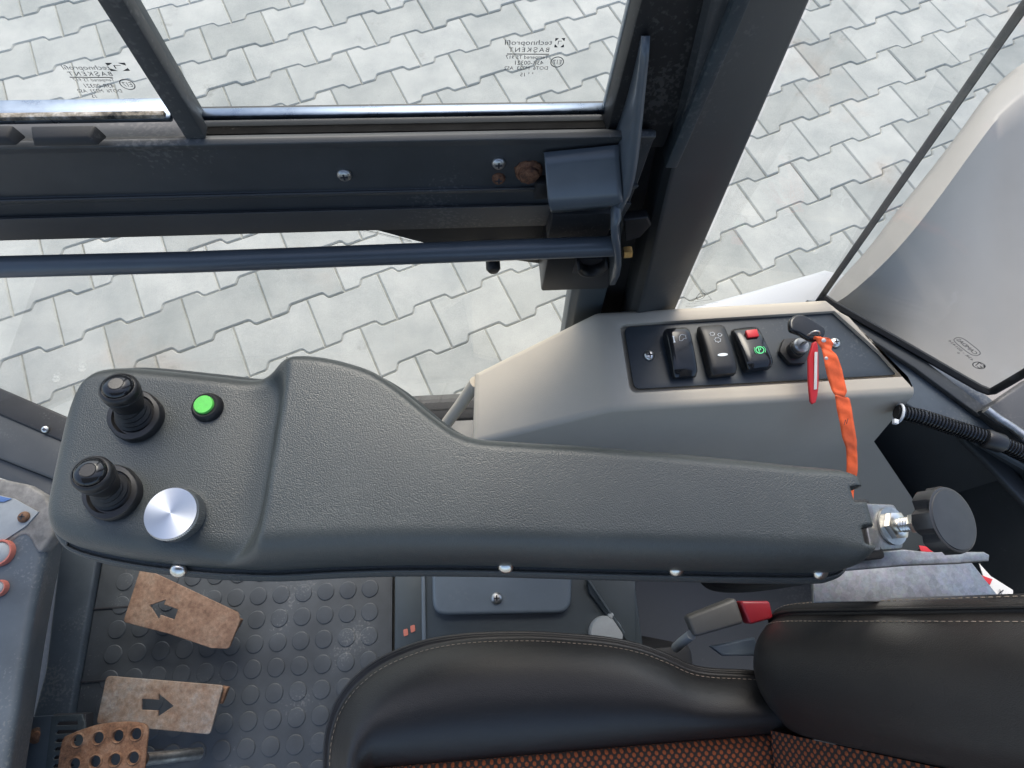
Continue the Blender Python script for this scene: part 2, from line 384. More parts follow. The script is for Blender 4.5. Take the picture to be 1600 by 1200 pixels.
def text(name, s, a, b, m, parent, up=(0,0,1), lift=.0004, hfac=1.0, spacing=1.0, center_h=True):
    """flat lettering fitted between the two points a (start) and b (end)"""
    a,b=Vector(a),Vector(b); ex=(b-a); wdt=ex.length; ex.normalize(); up=Vector(up); ey=(up-ex*up.dot(ex)).normalized(); nz=ex.cross(ey)
    cu=bpy.data.curves.new(name,'FONT'); cu.body=s; cu.size=1; cu.resolution_u=2; cu.space_character=spacing; cu.fill_mode='FRONT'
    ob=bpy.data.objects.new('tmp',cu); COL.objects.link(ob); bpy.context.view_layer.update()
    me=bpy.data.meshes.new_from_object(ob.evaluated_get(bpy.context.evaluated_depsgraph_get())); bpy.data.objects.remove(ob)
    xs=[v.co.x for v in me.vertices]; ys=[v.co.y for v in me.vertices]; x0=min(xs); k=wdt/(max(xs)-x0); ym=(min(ys)+max(ys))/2
    T=Matrix(((ex.x,ey.x,nz.x,0),(ex.y,ey.y,nz.y,0),(ex.z,ey.z,nz.z,0),(0,0,0,1)))
    me.transform(Matrix.Translation(a+nz*lift)@T@Matrix.Diagonal((k,k*hfac,1,1))@Matrix.Translation((-x0,-ym if center_h else 0,0)))
    me.materials.clear()
    return put(name,me,m,parent,smooth=False)
def ring(name, c, ex, ey, rx, ry, wd, m, parent, n=32):
    c,ex,ey=Vector(c),Vector(ex).normalized(),Vector(ey).normalized(); vs=[];fs=[]
    for k in range(n):
        t=2*math.pi*k/n
        for q in (0,wd): vs.append(c+ex*(rx-q)*math.cos(t)+ey*(ry-q)*math.sin(t))
    for k in range(n): j=(k+1)%n; fs.append((2*k,2*j,2*j+1,2*k+1))
    return mesh(name,vs,fs,m,parent,smooth=False)
def strip(name, a, b, wd, up, m, parent):
    a,b=Vector(a),Vector(b); up=Vector(up).normalized()*wd/2
    return mesh(name,[a-up,b-up,b+up,a+up],[(0,1,2,3)],m,parent,smooth=False)
def interp(tab, x):
    if x<=tab[0][0]: return tab[0][1]
    for (a,u),(b,v) in zip(tab,tab[1:]):
        if x<=b: return u+(v-u)*(x-a)/(b-a)
    return tab[-1][1]
def sm(t): t=min(1,max(0,t)); return t*t*(3-2*t)
def screw(name, c, axis, r, m, parent, cross=True, washer=0):
    s=lathe(name,[(r,0),(r,r*.25),(r*.85,r*.5),(r*.5,r*.66),(0.0001,r*.7)],c,axis,m,parent,20)
    if cross:
        x,y,a=frame_of(axis); c=Vector(c)
        for d1,d2 in ((x,y),(y,x)):
            box('slot',c+a*r*.64,d1*r*1.0,d2*r*.26,a*r*.16,'ink',s,0)
    return s

# ------------------------------------------------------------------ ground and pavers
GZ=0
gv=120
ground=mesh('ground',[(-gv,-gv,-.0055),(gv,-gv,-.0055),(gv,gv,-.0055),(-gv,gv,-.0055)],[(0,1,2,3)],'joint',smooth=False)
tag(ground,'light grey interlocking concrete paving seen through the cab windows',None,None,'structure')
PL,PW,PH,PHI=.2416,.165,.0115,R(31.87)-PSI
o0=_rz@Vector((-.8448*HC,.3941*HC,0))
pex=Vector((math.cos(PHI),math.sin(PHI),0)); pey=Vector((-pex.y,pex.x,0))
g=.0014; q=PL/4; s_=.017; rr_=.006
def half(sign):
    e=PL/2-g; h=PW/2-g; c=.011
    return [(-e,h+PH),(-q-c,h+PH),(-q-c*.45,h+PH*.72),(-q+c*.45,h-PH*.72),(-q+c,h-PH),(q-c,h-PH),(q-c*.45,h-PH*.72),(q+c*.45,h+PH*.72),(q+c,h+PH),(e,h+PH)]
top=half(1); outl=top+[(-x,-y) for x,y in top]      # point symmetric -> full outline (clockwise)
def paver_geo():
    cx=[Vector((x,y,0)) for x,y in outl]; N=len(cx); ins=[]
    for i in range(N):
        a,b,c=cx[i-1],cx[i],cx[(i+1)%N]; n1=(b-a).normalized(); n2=(c-b).normalized()
        nn=Vector((n1.y,-n1.x,0))+Vector((n2.y,-n2.x,0)); nn=nn/max(.3,nn.length)**2*2*1.0
        ins.append(b+nn*.0042)
    vs=[(p.x,p.y,-.0045) for p in cx]+[(p.x,p.y,0) for p in ins]+[(p.x,p.y,-.03) for p in cx]
    fs=[(i,(i+1)%N,N+(i+1)%N,N+i) for i in range(N)]+[(i,2*N+i,2*N+(i+1)%N,(i+1)%N) for i in range(N)]+[tuple(range(N,2*N))]
    return vs,fs
pv,pf=paver_geo()
def visible(p):
    d=p-CAM; dz=d.dot(CF); x=d.dot(CR)/dz*F+800; y=600-d.dot(CU)/dz*F
    return dz>0 and -90<x<1690 and -90<y<700 and p.y>.38
cells=[]
for j in range(-34,40):
    for i in range(-30,30):
        c=o0+pex*PL*(i+.5+(.5 if j%2 else 0))+pey*PW*j
        cells.append((c,visible(c)))
near=[c for c,v in cells if v]; near.sort(key=lambda c:(c-CAM).length)
far_cells=[c for c,v in cells if not v]+near[300:]; near=near[:300]
pm=None
for k,c in enumerate(near):
    if pm is None:
        pm=bpy.data.meshes.new('paver'); pm.from_pydata(pv,[],pf); pm.materials.append(M['paver'])
        bm=bmesh.new(); bm.from_mesh(pm); bmesh.ops.recalc_face_normals(bm,faces=bm.faces); bm.to_mesh(pm); bm.free()
    o=bpy.data.objects.new('paver',pm); COL.objects.link(o)
    o.parent=ground; o.matrix_parent_inverse=Matrix.Translation(-WL[ground])
    o.location=(c.x,c.y,random.uniform(-.0015,.0012)); o.rotation_euler=(random.uniform(-.006,.006),random.uniform(-.006,.006),PHI+random.uniform(-.006,.006)+(math.pi if random.random()<.5 else 0))
vs=[];fs=[]
for c in far_cells:
    b=len(vs); 
    for x,y,z in pv: vs.append(c+pex*x+pey*y+Vector((0,0,z)))
    fs+= [tuple(b+k for k in f_) for f_ in pf]
me=bpy.data.meshes.new('paving'); me.from_pydata([tuple(v) for v in vs],[],fs)
bm=bmesh.new(); bm.from_mesh(me); bmesh.ops.recalc_face_normals(bm,faces=bm.faces); bm.to_mesh(me); bm.free()
tag(put('paving',me,'paver',ground,smooth=False),None,None,None,'stuff')

# ------------------------------------------------------------------ cab frame
Y_G=.405
cab=thing('cab_frame','dark slate steel cab frame with the broad door pillar and rear corner','cab frame',(.3,.40,.55))
def vpost(name, pa, pb, ztop, zbot, m, parent, ya, dy, xw, bevel=.004):
    pass
def lin(a,b,z): return a+(b-a)*((z-a.z)/(b.z-a.z))
# broad pillar: two facets, measured on its inner corner lines
def facet_post(name, lines, depth, z0, z1, m, parent, bevel=.004):
    bot=[lin(a,b,z0) for a,b in lines]; topp=[lin(a,b,z1) for a,b in lines]
    n=len(lines); back=[Vector((p.x,p.y+depth,p.z)) for p in (bot[-1],bot[0])]; backt=[Vector((p.x,p.y+depth,p.z)) for p in (topp[-1],topp[0])]
    B=bot+back; T=topp+backt; k=len(B)
    return mesh(name,B+T,[(i,(i+1)%k,k+(i+1)%k,k+i) for i in range(k)]+[tuple(range(k))[::-1],tuple(range(k,2*k))],m,parent,bevel,3)
facet_post('pillar',[(PY(1092,20,.385),PY(985,470,.385)),(PY(1112,0,.372),PY(1002,470,.372)),(PY(1268,0,.392),PY(1062,470,.392))],.045,.50,2.14,'slate_dark',cab,.005)
facet_post('door_jamb',[(PY(1020,0,.418),PY(925,480,.418)),(PY(1110,0,.418),PY(1010,480,.418))],.03,.50,2.14,'black',cab,.003)
# added slab and posts out of view, cut to shape the interior shade
RY=-.04
box('shade_roof',(-.05,(RY-.92)/2,2.17),(1.75,0,0),(0,RY+.92,0),(0,0,.05),'slate_dark',cab,.015)
tube('shade_roof_post',[(-.86,-.82,.55),(-.78,-.82,2.16)],.03,'slate_dark',cab,10)
tube('shade_roof_post',[(.78,-.82,.55),(.72,-.82,2.16)],.03,'slate_dark',cab,10)
# front corner strut below the door glass (lower left)
a0,a1=P(-60,575,.60),P(190,722,.60)
plate('door_seal',[P(-70,576,.62),P(130,662,.62),P(215,705,.62),P(215,730,.62),P(120,700,.62),P(-70,618,.62)],.03,'black',cab,.004)
plate('corner_strut',[P(-70,612,.615),P(120,697,.615),P(215,735,.615),P(215,790,.615),P(90,752,.615),P(-70,690,.615)],.05,'slate_dark',cab,.006)  # darker paint stands in for shade from the cab front
plate('corner_strut_flange',[P(-70,688,.60),P(90,750,.60),P(215,790,.60),P(215,850,.60),P(100,790,.60),P(60,768,.60),P(-70,722,.60)],.05,'slate_dark',cab,.004)
for px,py in ((71,671),(106,685)):
    screw('screw',P(px,py,.622),(.1,-.3,1),.0065,'chrome',cab)
# front floor edge strips
plate('toe_channel',[P(-40,740,.52),P(60,770,.52),P(190,800,.52),P(160,900,.52),P(140,1230,.52),P(-120,1230,.52)],.02,'black',cab,.003)
plate('floor_edge',[P(100,800,.575),P(160,800,.575),P(150,880,.575),P(108,1120,.575),P(60,1230,.575),P(20,1230,.575),P(70,1050,.575)],.02,'dash',cab,.004)
# lower sill of the door opening, hidden mostly by the armrest
box('door_sill',(-.05,.415,.445),(1.6,0,0),(0,.06,0),(0,0,.05),'black',cab,.004)
# rear corner: ledge under the corner window and the dark wall below it
plate('rear_ledge',[P(1262,468,.93),P(1300,470,.93),P(1420,540,.93),P(1536,612,.93),P(1556,628,.93),P(1640,585,.93),P(1660,760,.93),P(1500,672,.93),P(1430,640,.93),P(1300,560,.93)],.012,'dash',cab,.003)  # lighter paint stands in for the light on this ledge
plate('ledge_step',[P(1300,484,.940),P(1330,490,.940),P(1450,566,.940),P(1546,640,.940),P(1532,650,.940),P(1430,575,.940),P(1330,510,.940)],.008,'slate_dark',cab,.002)
rw=[P(1350,620,.905),P(1445,632,.905),P(1500,660,.915),P(1640,800,.93),P(1700,1010,.80),P(1500,1010,.60),P(1290,900,.60),P(1300,700,.62)]
w0=[P(1290,560,.905),P(1360,600,.905),P(1500,668,.905),P(1610,735,.905),Vector((.81,-.75,.905))]
mesh('rear_wall',w0+[Vector((p.x-.012,p.y-.02,.54)) for p in w0],[(0,1,6,5),(1,2,7,6),(2,3,8,7),(3,4,9,8)],'slate_dark',cab,0)
plate('wall_edge',[P(1470,652,.89),P(1500,655,.89),P(1560,705,.89),P(1660,815,.89),P(1660,850,.89),P(1540,720,.89)],.012,'slate_dark',cab,.004)
plate('corner_post',[P(1536,640,.95),P(1610,590,.95),P(1660,600,.95),P(1660,720,.95),P(1600,690,.95)],.02,'slate_dark',cab,.004)
tube('weld_bead',[P(1540,640,.957),P(1560,655,.957),P(1582,668,.957),P(1600,682,.957)],.006,'steel',cab,8,rf=lambda i:1+.25*math.sin(i*3))

# ------------------------------------------------------------------ door (belt rail, window frames, panes, lower glass, bar, latch)
door=thing('cab_door','slate cab door with belt rail, grab bar and stamped panes','door',(-.3,.40,.60))
def yz(px,py,y):
    p=PY(px,py,y); return (p.y,p.z)
X0,X1=-1.05,PY(1010,250,.37).x
zb=yz(600,183,.405)[1]
prof=[yz(600,182,.412),yz(600,207,.388),yz(600,211,.372),yz(600,222,.367),yz(600,230,.370),yz(600,296,.370),yz(600,299,.366),yz(600,303,.366),yz(600,305,.372),yz(600,325,.372),yz(600,327,.367),yz(600,331,.368),yz(600,360,.378),(.425,yz(600,360,.378)[1]+.004),(.425,zb-.004)]
rail=extrude_x('belt_rail',prof,X0,X1,'rail',door,.0009)
lz=[yz(600,185,.4125),yz(600,207,.3875)]
extrude_x('rail_ledge',[(lz[0][0],lz[0][1]+.0012),(lz[1][0],lz[1][1]+.0012),(lz[1][0],lz[1][1]-.001),(lz[0][0],lz[0][1]-.001)],PY(300,200,.40).x,X1-.03,'matte',door,.0003)
# shiny channel at the foot of the panes
pl=[PY(-60,166,.402),PY(252,160,.402)]
yl=.402
xq=PY(268,172,.40).x
box('pane_channel',((X0+xq)/2,.403,PY(100,177,.40).z-.001),(xq-X0,0,0),(0,.022,0),(0,0,.006),'alu',door,.002)
box('pane_channel_dirt',((X0+xq)/2,.3895,PY(100,182,.39).z+.001),(xq-X0-.002,0,0),(0,.005,0),(0,0,.004),'grime',door,.0008)
xa,xb=PY(305,185,.405).x,PY(945,178,.405).x
box('pane_channel',((xa+xb)/2,.409,zb+.002),(xb-xa,0,0),(0,.010,0),(0,0,.006),'alu',door,.002)
# catch blocks on the rail, left
for x0,x1 in ((-40,18),(44,148)):
    A,B=PY(x0,222,.36),PY(x1,222,.36)
    cc=(A+B)/2; L_=(B-A).length; zc=cc.z
    mesh('catch_block',[(cc.x-L_/2,.372,zc-.008),(cc.x+L_/2+.004,.372,zc-.008),(cc.x+L_/2,.3605,zc-.005),(cc.x-L_/2,.3605,zc-.005),
                        (cc.x-L_/2,.374,zc+.003),(cc.x+L_/2,.374,zc+.003),(cc.x+L_/2-.004,.3635,zc+.001),(cc.x-L_/2+.003,.3635,zc+.001)],
         [(0,1,2,3),(4,7,6,5),(3,2,6,7),(0,3,7,4),(1,5,6,2),(0,4,5,1)],'black',door,.0015,2)
# divider between the panes (two visible faces)
def vbar(name, pxs, ya, yb, m, parent, z0, z1, bevel=.002):
    (xl,yl_),(xr,yr)=pxs
    A,B=PY(xl,yl_,ya),PY(xr,yr,ya)
    box(name,((A.x+B.x)/2,(ya+yb)/2,(z0+z1)/2),(abs(B.x-A.x),0,0),(0,yb-ya,0),(0,0,z1-z0),m,parent,bevel)
ZT=2.10; zd=PY(290,225,.366).z
vbar('divider',((256,165),(291,165)),.372,.386,'rail',door,zd-.002,ZT,.002)
vbar('divider_groove',((262,165),(289,165)),.386,.400,'black',door,zd+.004,ZT,.001)
vbar('divider_flange',((270,165),(302,165)),.400,.412,'slate',door,zb+.004,ZT,.001)
# right side of the window frame
A=PY(948,150,.405)
box('frame_rubber',(A.x+.030,.400,(zb-.02+ZT)/2),(.058,0,0),(0,.034,0),(0,0,ZT-zb+.02),'black',door,.003)
box('frame_rubber_lip',(A.x+.003,.410,(zb+ZT)/2),(.006,0,0),(0,.006,0),(0,0,ZT-zb),'cap',door,.001)
box('frame_flange',(A.x+.066,.378,(zb-.03+ZT)/2),(.012,0,0),(0,.02,0),(0,0,ZT-zb+.03),'slate',door,.002)
# lower vertical of the door beside the pillar
zl=PY(900,452,.40).z
facet_post('door_stile',[(PY(893,452,.40),PY(884,505,.40)),(PY(905,452,.392),PY(895,505,.392)),(PY(952,440,.392),PY(935,505,.392))],.03,.52,zb-.03,'slate',door,.002)
# panes
def pane(name, x0, x1, z0, z1, y, m, parent, t=.004):
    return box(name,((x0+x1)/2,y,(z0+z1)/2),(x1-x0,0,0),(0,t,0),(0,0,z1-z0),m,parent,0)
paneL=pane('sliding_pane',X0,PY(270,160,.397).x,PY(100,165,.397).z-.004,ZT,.397,'glass',door)
paneR=pane('fixed_pane',xa-.002,xb+.004,zb-.004,ZT,.4095,'glass',door)
low=pane('lower_pane',X0,PY(905,470,.408).x,.47,PY(600,355,.408).z+.01,.408,'glass',door)
yf=.4045
plate('glass_border',[PY(470,330,yf),PY(534,352,yf),PY(560,355,yf),PY(590,360,yf),PY(638,373,yf),PY(680,384,yf),PY(760,400,yf),PY(900,420,yf),PY(900,330,yf)],.0012,'seal',low,.0002)
for k in range(34):
    t=k/33; a=PY(534+t*110,352+ (t**1.3)*23,yf-.0005)
for row in range(2):
    vs=[];fs=[]
    for k in range(60):
        t=k/59; px=532+t*110; py=351.5+(t**1.25)*23+2.0+row*2.0
        c=PY(px+row*.9,py,yf-.0008); r=.0007-row*.00022; b=len(vs)
        vs+=[c+Vector((r*math.cos(u*math.pi/3),0,r*math.sin(u*math.pi/3))) for u in range(6)]; fs.append(tuple(range(b,b+6)))
    tag(mesh('border_dots',vs,fs,'seal',low,smooth=False),None,None,None,'stuff')
def stamp(pane_o, y, T):
    for nm,s,a,b,py,hf,sp in T['t']:
        text('stamp_lettering',s,PY(a,py,y),PY(b,py-(0.006*(a-b)) if False else py,y),'ink' if nm else 'inkgrey',pane_o,(0,0,1),0,hf,sp)
    a,b,py=T['rule']; strip('stamp_rule',PY(a,py,y),PY(b,py-.4,y),.0008,(0,0,1),'ink',pane_o)
    cx,cy,rx=T['ring']; c=PY(cx,cy,y); r_=(PY(cx+rx,cy,y)-c).length
    ring('stamp_ring',c,(1,0,0),(0,0,1),r_,r_*.92,r_*.13,'ink',pane_o)
    text('stamp_lettering','E17',PY(cx+rx*.62,cy,y),PY(cx-rx*.62,cy,y),'ink',pane_o,(0,0,1),0,1.25)
    x0,x1,y0,y1=T['logo']
    A,B=PY(x0,y1,y),PY(x1,y0,y); xm,zm=(A.x+B.x)/2,(A.z+B.z)/2; hx,hz=abs(B.x-A.x)/2,abs(B.z-A.z)/2; vs=[];fs=[]
    for sx in(-1,1):
        for sz in(-1,1):
            b=len(vs); vs+=[(xm+sx*hx,y,zm+sz*hz),(xm+sx*hx*.25,y,zm+sz*hz),(xm+sx*hx*.6,y,zm+sz*hz*.62),(xm+sx*hx*.95,y,zm+sz*hz*.3)]; fs.append((b,b+1,b+2,b+3))
    b=len(vs)
    for (u0,v0,u1,v1) in ((-.35,.42,.4,.3),(-.35,.42,-.22,-.4)):
        b=len(vs); vs+=[(xm+u0*hx,y,zm+v0*hz),(xm+u1*hx,y,zm+v0*hz),(xm+u1*hx,y,zm+v1*hz),(xm+u0*hx,y,zm+v1*hz)]; fs.append((b,b+1,b+2,b+3))
    mesh('stamp_logo',vs,fs,'ink',pane_o,smooth=False)
stamp(paneR,.4073,dict(t=[(0,'technoprofil',863,789,67.5,.8,1.0),(1,'BAŞKENT',858,795,78.5,.95,1.35),(1,'Tempered TS 917',857,790,90,1,1.0),(1,'43R-00321',849,805,98,1,1.0),(1,'DOT6  M223  AS2',856,788,106.3,1,1.0),(1,'15',820,813,116.5,1,1.0),(0,"' '",833,826,114.5,1,1)],
    rule=(858,792,84.8),ring=(870.5,97,10.5),logo=(866,883,59.5,74)))
stamp(paneL,.3948,dict(t=[(0,'technoprofil',172,98,106.5,.8,1.0),(1,'BAŞKENT',175,107,116,.9,1.35),(1,'Tempered TS 917',179,115,125.5,1,1.0),(1,'43R-00321',178,132,134,1,1.0),(1,'DOT6  M223  AS2',190,121,142,1,1.0),(1,'15',150,143,150.5,1,1.0)],
    rule=(176,109,121),ring=(199,132,11.5),logo=(173,195,98,111)))
# screws on the rail
screw('screw',PY(538,272,.3695),(0,-1,.12),.0065,'steel',door)
screw('screw',PY(779,254,.3695),(0,-1,.12),.0062,'steel',door)
tag(screw('screw',PY(779,278,.3695),(0,-1,.12),.0062,'rustbolt',door),'rusty screw')
lathe('rusted_bolt',[(.0125,0),(.0125,.003),(.0105,.005),(.009,.005),(.0085,.008),(.004,.0095),(.0001,.0098)],PY(826,266,.3695),(0,-1,.1),'rustbolt',door,24,rmod=lambda t,h:1+.04*math.sin(3*t)+.05*math.sin(7*t+h*900)+.04*math.sin(11*t+1+h*1500))
# grab bar
bar=tube('grab_bar',[PY(-70,418,.335)+Vector((-.1,0,0)),PY(300,409.5,.335),PY(960,384.5,.335)],.0105,'tube',door,24)
# black stop below the bar
lathe('door_stop',[(.009,0),(.009,.012),(.006,.016),(.0001,.017)],PY(770,407,.40),(0,-1,0),'blackp',door,20)
# bracket of the bar: saddle plate, swept fin, end flange
bk=[]
for (ax,ay,bx,by,yy) in ((850,238,968,226,.366),(852,260,968,250,.357),(854,285,970,276,.347),(856,308,972,300,.338),(858,322,973,313,.334),(860,329,974,320,.338),(861,333,974,324,.345)):
    A,B=PY(ax,ay,yy),PY(bx,by,yy); bk.append([A+(B-A)*t for t in (0,.03,.15,.4,.7,.92,1)])
sad=loft('bar_bracket',bk,'tube',door,angle=60)
md=sad.modifiers.new('thick','SOLIDIFY'); md.thickness=.005; md.offset=-1
fin=[]
for (px,py,wd,yy0,yy1) in ((1016,56,2,.384,.372),(1014,90,9,.388,.366),(1010,130,16,.388,.361),(1006,170,24,.387,.356),(1002,210,33,.384,.350),(998,245,38,.378,.345),(992,280,34,.366,.340),(985,305,24,.356,.337),(976,322,12,.348,.336),(972,332,8,.343,.336)):
    A=PY(px-wd,py,yy0); B=PY(px,py,yy1); fin.append([A+(B-A)*t for t in (0,.25,.5,.75,1)])
fo=loft('bracket_fin',fin,'tube',door,angle=60); md=fo.modifiers.new('thick','SOLIDIFY'); md.thickness=.006; md.offset=-1
fl=[]
for (px,py,yy) in ((970,322,.338),(964,335,.335),(964,352,.332),(968,372,.330),(970,395,.330),(967,412,.333),(960,428,.340)):
    A=PY(px,py,yy); fl.append([A+Vector((0,-.012,-.004)),A,A+Vector((.001,.022,.006))])
fo=loft('bar_end_flange',fl,'tube',door,angle=60); md=fo.modifiers.new('thick','SOLIDIFY'); md.thickness=.006; md.offset=1
lathe('brass_bolt',[(.0062,0),(.0066,.001),(.0066,.007),(.0058,.0085),(.0001,.0086)],PY(968,395,.332)+Vector((.004,0,0)),(1,0,.1),'brass',door,6)
# latch
def bxp(name,px0,py0,px1,py1,y,dy,m,parent,bv=.003):
    A,B=PY(px0,py0,y),PY(px1,py1,y)
    return box(name,((A.x+B.x)/2,y+dy/2,(A.z+B.z)/2),(abs(B.x-A.x),0,0),(0,dy,0),(0,0,abs(A.z-B.z)),m,parent,bv)
lt=bxp('latch_case',856,398,950,452,.362,.045,'blackp',door)
bxp('latch_block',862,336,948,376,.360,.04,'black',door)
bxp('latch_slot',900,406,940,426,.3605,.004,'ink',lt,.0005)
lo=[]
for k in range(13):
    t=math.pi+math.pi*k/12; cpt=PY(927,412,.352)
    lo.append(cpt+Vector((.0185*math.cos(t),-.006,.021*math.sin(t))))
hl=loft('latch_loop',[[p,p+Vector((0,.022,0))] for p in lo],'blackp',lt,angle=60); md=hl.modifiers.new('thick','SOLIDIFY'); md.thickness=.004
bxp('latch_pin',838,288,856,312,.360,.012,'black',door,.002)
plate('jamb_clip',[PY(975,345,.37),PY(1012,340,.37),PY(1018,352,.37),PY(1000,372,.37),PY(978,378,.37)],.012,'blackp',cab,.002)

# ------------------------------------------------------------------ rear side glass and corner glass with seal
qa,qb=PY(1285,462,.41),PY(1600,10,.41)
gA=P(1283,463,.945); gB=P(1547,614,.945)
gn=Vector((gB.y-gA.y,-(gB.x-gA.x),0)).normalized()
def PG(px,py,off=0):
    n=gn; return PP(px,py,gA+n*off,n)
sT=PG(1600,10); sB=PG(1284,463); 
sT2=lin(sB,sT,2.1)
qg=thing('rear_side_window','clear rear side pane between the broad pillar and slanted black seal','window',(.4,.42,.95))
pA=PY(1063,470,.41); pT=PY(1268,0,.41); pT2=lin(pA,pT,2.1)
def glass_sheet(name,c4,m,parent,t=.004):
    n=newell([Vector(c) for c in c4]); vs=[Vector(c) for c in c4]+[Vector(c)+n*t for c in c4]
    return mesh(name,vs,[(0,1,2,3),(7,6,5,4),(0,4,5,1),(1,5,6,2),(2,6,7,3),(3,7,4,0)],m,parent,smooth=False)
pB_=lin(pA,pT,.86); sB_=lin(sB,sT,.90)
qp=glass_sheet('pane',[pB_,sB_,sT2,pT2],'glass',qg)
# small warning stamp printed low on that pane
yq=.408
def PQ(px,py):
    n=newell([pB_,sB_,sT2]); return PP(px,py,pB_-n*.001 if n.dot(CAM-pB_)<0 else pB_+n*.001,n)
tri=[PQ(1082,472),PQ(1098,452),PQ(1112,468)]
for a,b in ((0,1),(1,2),(2,0)): tube('stamp_triangle',[tri[a],tri[b]],.00025,'inkgrey',qp,4)
c=PQ(1095,463); ring('stamp_ring',c,PQ(1102,461)-c,PQ(1096,458)-c,(PQ(1102,461)-c).length,(PQ(1096,458)-c).length,.0009,'ink',qp)
for (a,b,py) in ((1074,1100,474),(1072,1104,478),(1076,1098,481.5)):
    text('stamp_lettering','43R - 001582',PQ(b,py-1),PQ(a,py+1),'inkgrey',qp,(0,0,1),0,.5)
text('stamp_lettering','DOT',PQ(1122,472),PQ(1112,474),'inkgrey',qp,(0,0,1),0,.7)
cg=thing('rear_corner_window','rear corner pane in black rubber seal with oval printed stamp','window',(.62,.33,.945))
gR=PG(1600,582); gR2=lin(gB,gR,2.1); 
cp=glass_sheet('pane',[gA+Vector((0,0,.001)),gB,gR2,sT2],'glass2',cg)
def seal_strip(name,pts,wd,th,m,parent):
    rows=[]
    for i,p in enumerate(pts):
        a=pts[max(i-1,0)]; b=pts[min(i+1,len(pts)-1)]; t=(b-a).normalized(); v=(CAM-p).normalized(); s=t.cross(v).normalized()
        rows.append([p+s*wd/2,p+s*wd*.3+v*th,p-s*wd*.3+v*th,p-s*wd/2,p-s*wd*.3-v*th,p+s*wd*.3-v*th])
    return loft(name,rows,m,parent,closed=True,caps=True,angle=60)
seal_strip('seal',[lin(sB,sT,.93),sB,sT,sT2],.0085,.003,'seal',cg)
seal_strip('seal',[PG(1284,463),PG(1300,474),PG(1400,531),PG(1500,589),PG(1530,606),PG(1545,612),PG(1552,611),PG(1575,598),PG(1660,548)],.011,.005,'seal',cg)
# corner glass stamp (mirrored, reads from outside)
off=-.0 
def PGi(px,py): 
    s=1 if gn.dot(CAM-gA)>0 else -1
    return PG(px,py,s*.0015)
gl_ex=(gA-gB).normalized()
up_=Vector((0,0,1))
text('stamp_lettering','CAMDAS',PGi(1525.5,553),PGi(1496.5,530),'ink',cp,up_,0,.9,.92)
c=PGi(1511,541.5); ex_=(PGi(1525,552.5)-PGi(1497,530.5)); L_=ex_.length/2; ov=[]
ey_=up_-gl_ex*up_.dot(gl_ex); hh=(PGi(1511,534)-PGi(1511,549)).length/2*.62
exn=ex_.normalized(); eyn=(up_-exn*up_.dot(exn)).normalized()
for k in range(40):
    t=2*math.pi*k/40; ct,st=math.cos(t),math.sin(t)
    ov.append(c+exn*(L_*1.22)*math.copysign(abs(ct)**.45,ct)+eyn*hh*1.15*math.copysign(abs(st)**.8,st))
tube('stamp_oval',ov,.0004,'ink',cp,5,closed=True)
text('stamp_lettering','43R - 001434',PGi(1520,563),PGi(1483,532),'ink',cp,up_,0,.75,1.1)
text('stamp_lettering','o',PGi(1499,552.5),PGi(1496.5,550.5),'ink',cp,up_,0,1)
c=PGi(1529.5,571); r_=(PGi(1536,576)-PGi(1523,566)).length/2
ring('stamp_ring',c,exn,eyn,r_*1.05,r_*1.0,r_*.16,'ink',cp)
text('stamp_lettering','E7',PGi(1535,574.5),PGi(1525,567),'ink',cp,up_,0,1.1)

# ------------------------------------------------------------------ moulded hood outside and body flank
hood=thing('engine_hood','pale grey moulded rear hood with rounded light rim outside corner window','hood',(.9,.5,.60))
cols=[]
rim_out=[(1288,486,.80),(1290,468,.83),(1310,440,.86),(1354,391,.90),(1400,332,.93),(1450,270,.95),(1500,205,.97),(1540,150,.98),(1580,112,.985),(1620,85,.99),(1700,30,1.0)]
rim_in=[(1290,490,.82),(1298,478,.85),(1326,460,.885),(1374,418,.93),(1424,364,.965),(1472,302,.985),(1520,236,1.0),(1562,182,1.01),(1602,148,1.02),(1645,120,1.025),(1735,65,1.03)]
low_=[(1292,496,0.820),(1306,500,0.830),(1335,512,0.830),(1390,540,0.840),(1440,568,0.850),(1490,596,0.855),(1540,625,0.860),(1600,640,0.860),(1660,640,0.870),(1730,620,0.870),(1860,600,0.870)]
rows=[]
for a,b,c in zip(rim_out,rim_in,low_):
    A,B,C=P(*a),P(*b),P(*c); row=[Vector((A.x+.14,A.y-.14,.30)),A+Vector((.012,-.012,-.03)),A]
    mid=A+(B-A)*.5+Vector((0,0,.004)); row+=[A+(B-A)*.2+Vector((0,0,.003)),mid,A+(B-A)*.8+Vector((0,0,.002)),B]
    for t in (.08,.2,.4,.6,.8,1): row.append(B+(C-B)*t-Vector((0,0,.03*math.sin(math.pi*min(1,t*1.0)))))
    rows.append(row)
rs=[]
for i in range(len(rows[0])): rs.append(spline([r_[i] for r_ in rows],4))
loft('hood_shell',rs,'hood',hood,angle=70)
body=thing('body_flank','white painted body flank below the rear side window','body panel',(.4,.5,.5))
plate('flank_panel',[P(1020,500,.80),P(1085,478,.80),P(1180,452,.80),P(1290,420,.80),P(1330,430,.80),P(1300,480,.80),P(1150,520,.80)],.05,'white',body,.008)
plate('flank_skirt',[P(1030,510,.75)+Vector((0,0,0)),P(1280,440,.75),P(1300,500,.75),P(1100,540,.75)],.30,'white',body,.006)

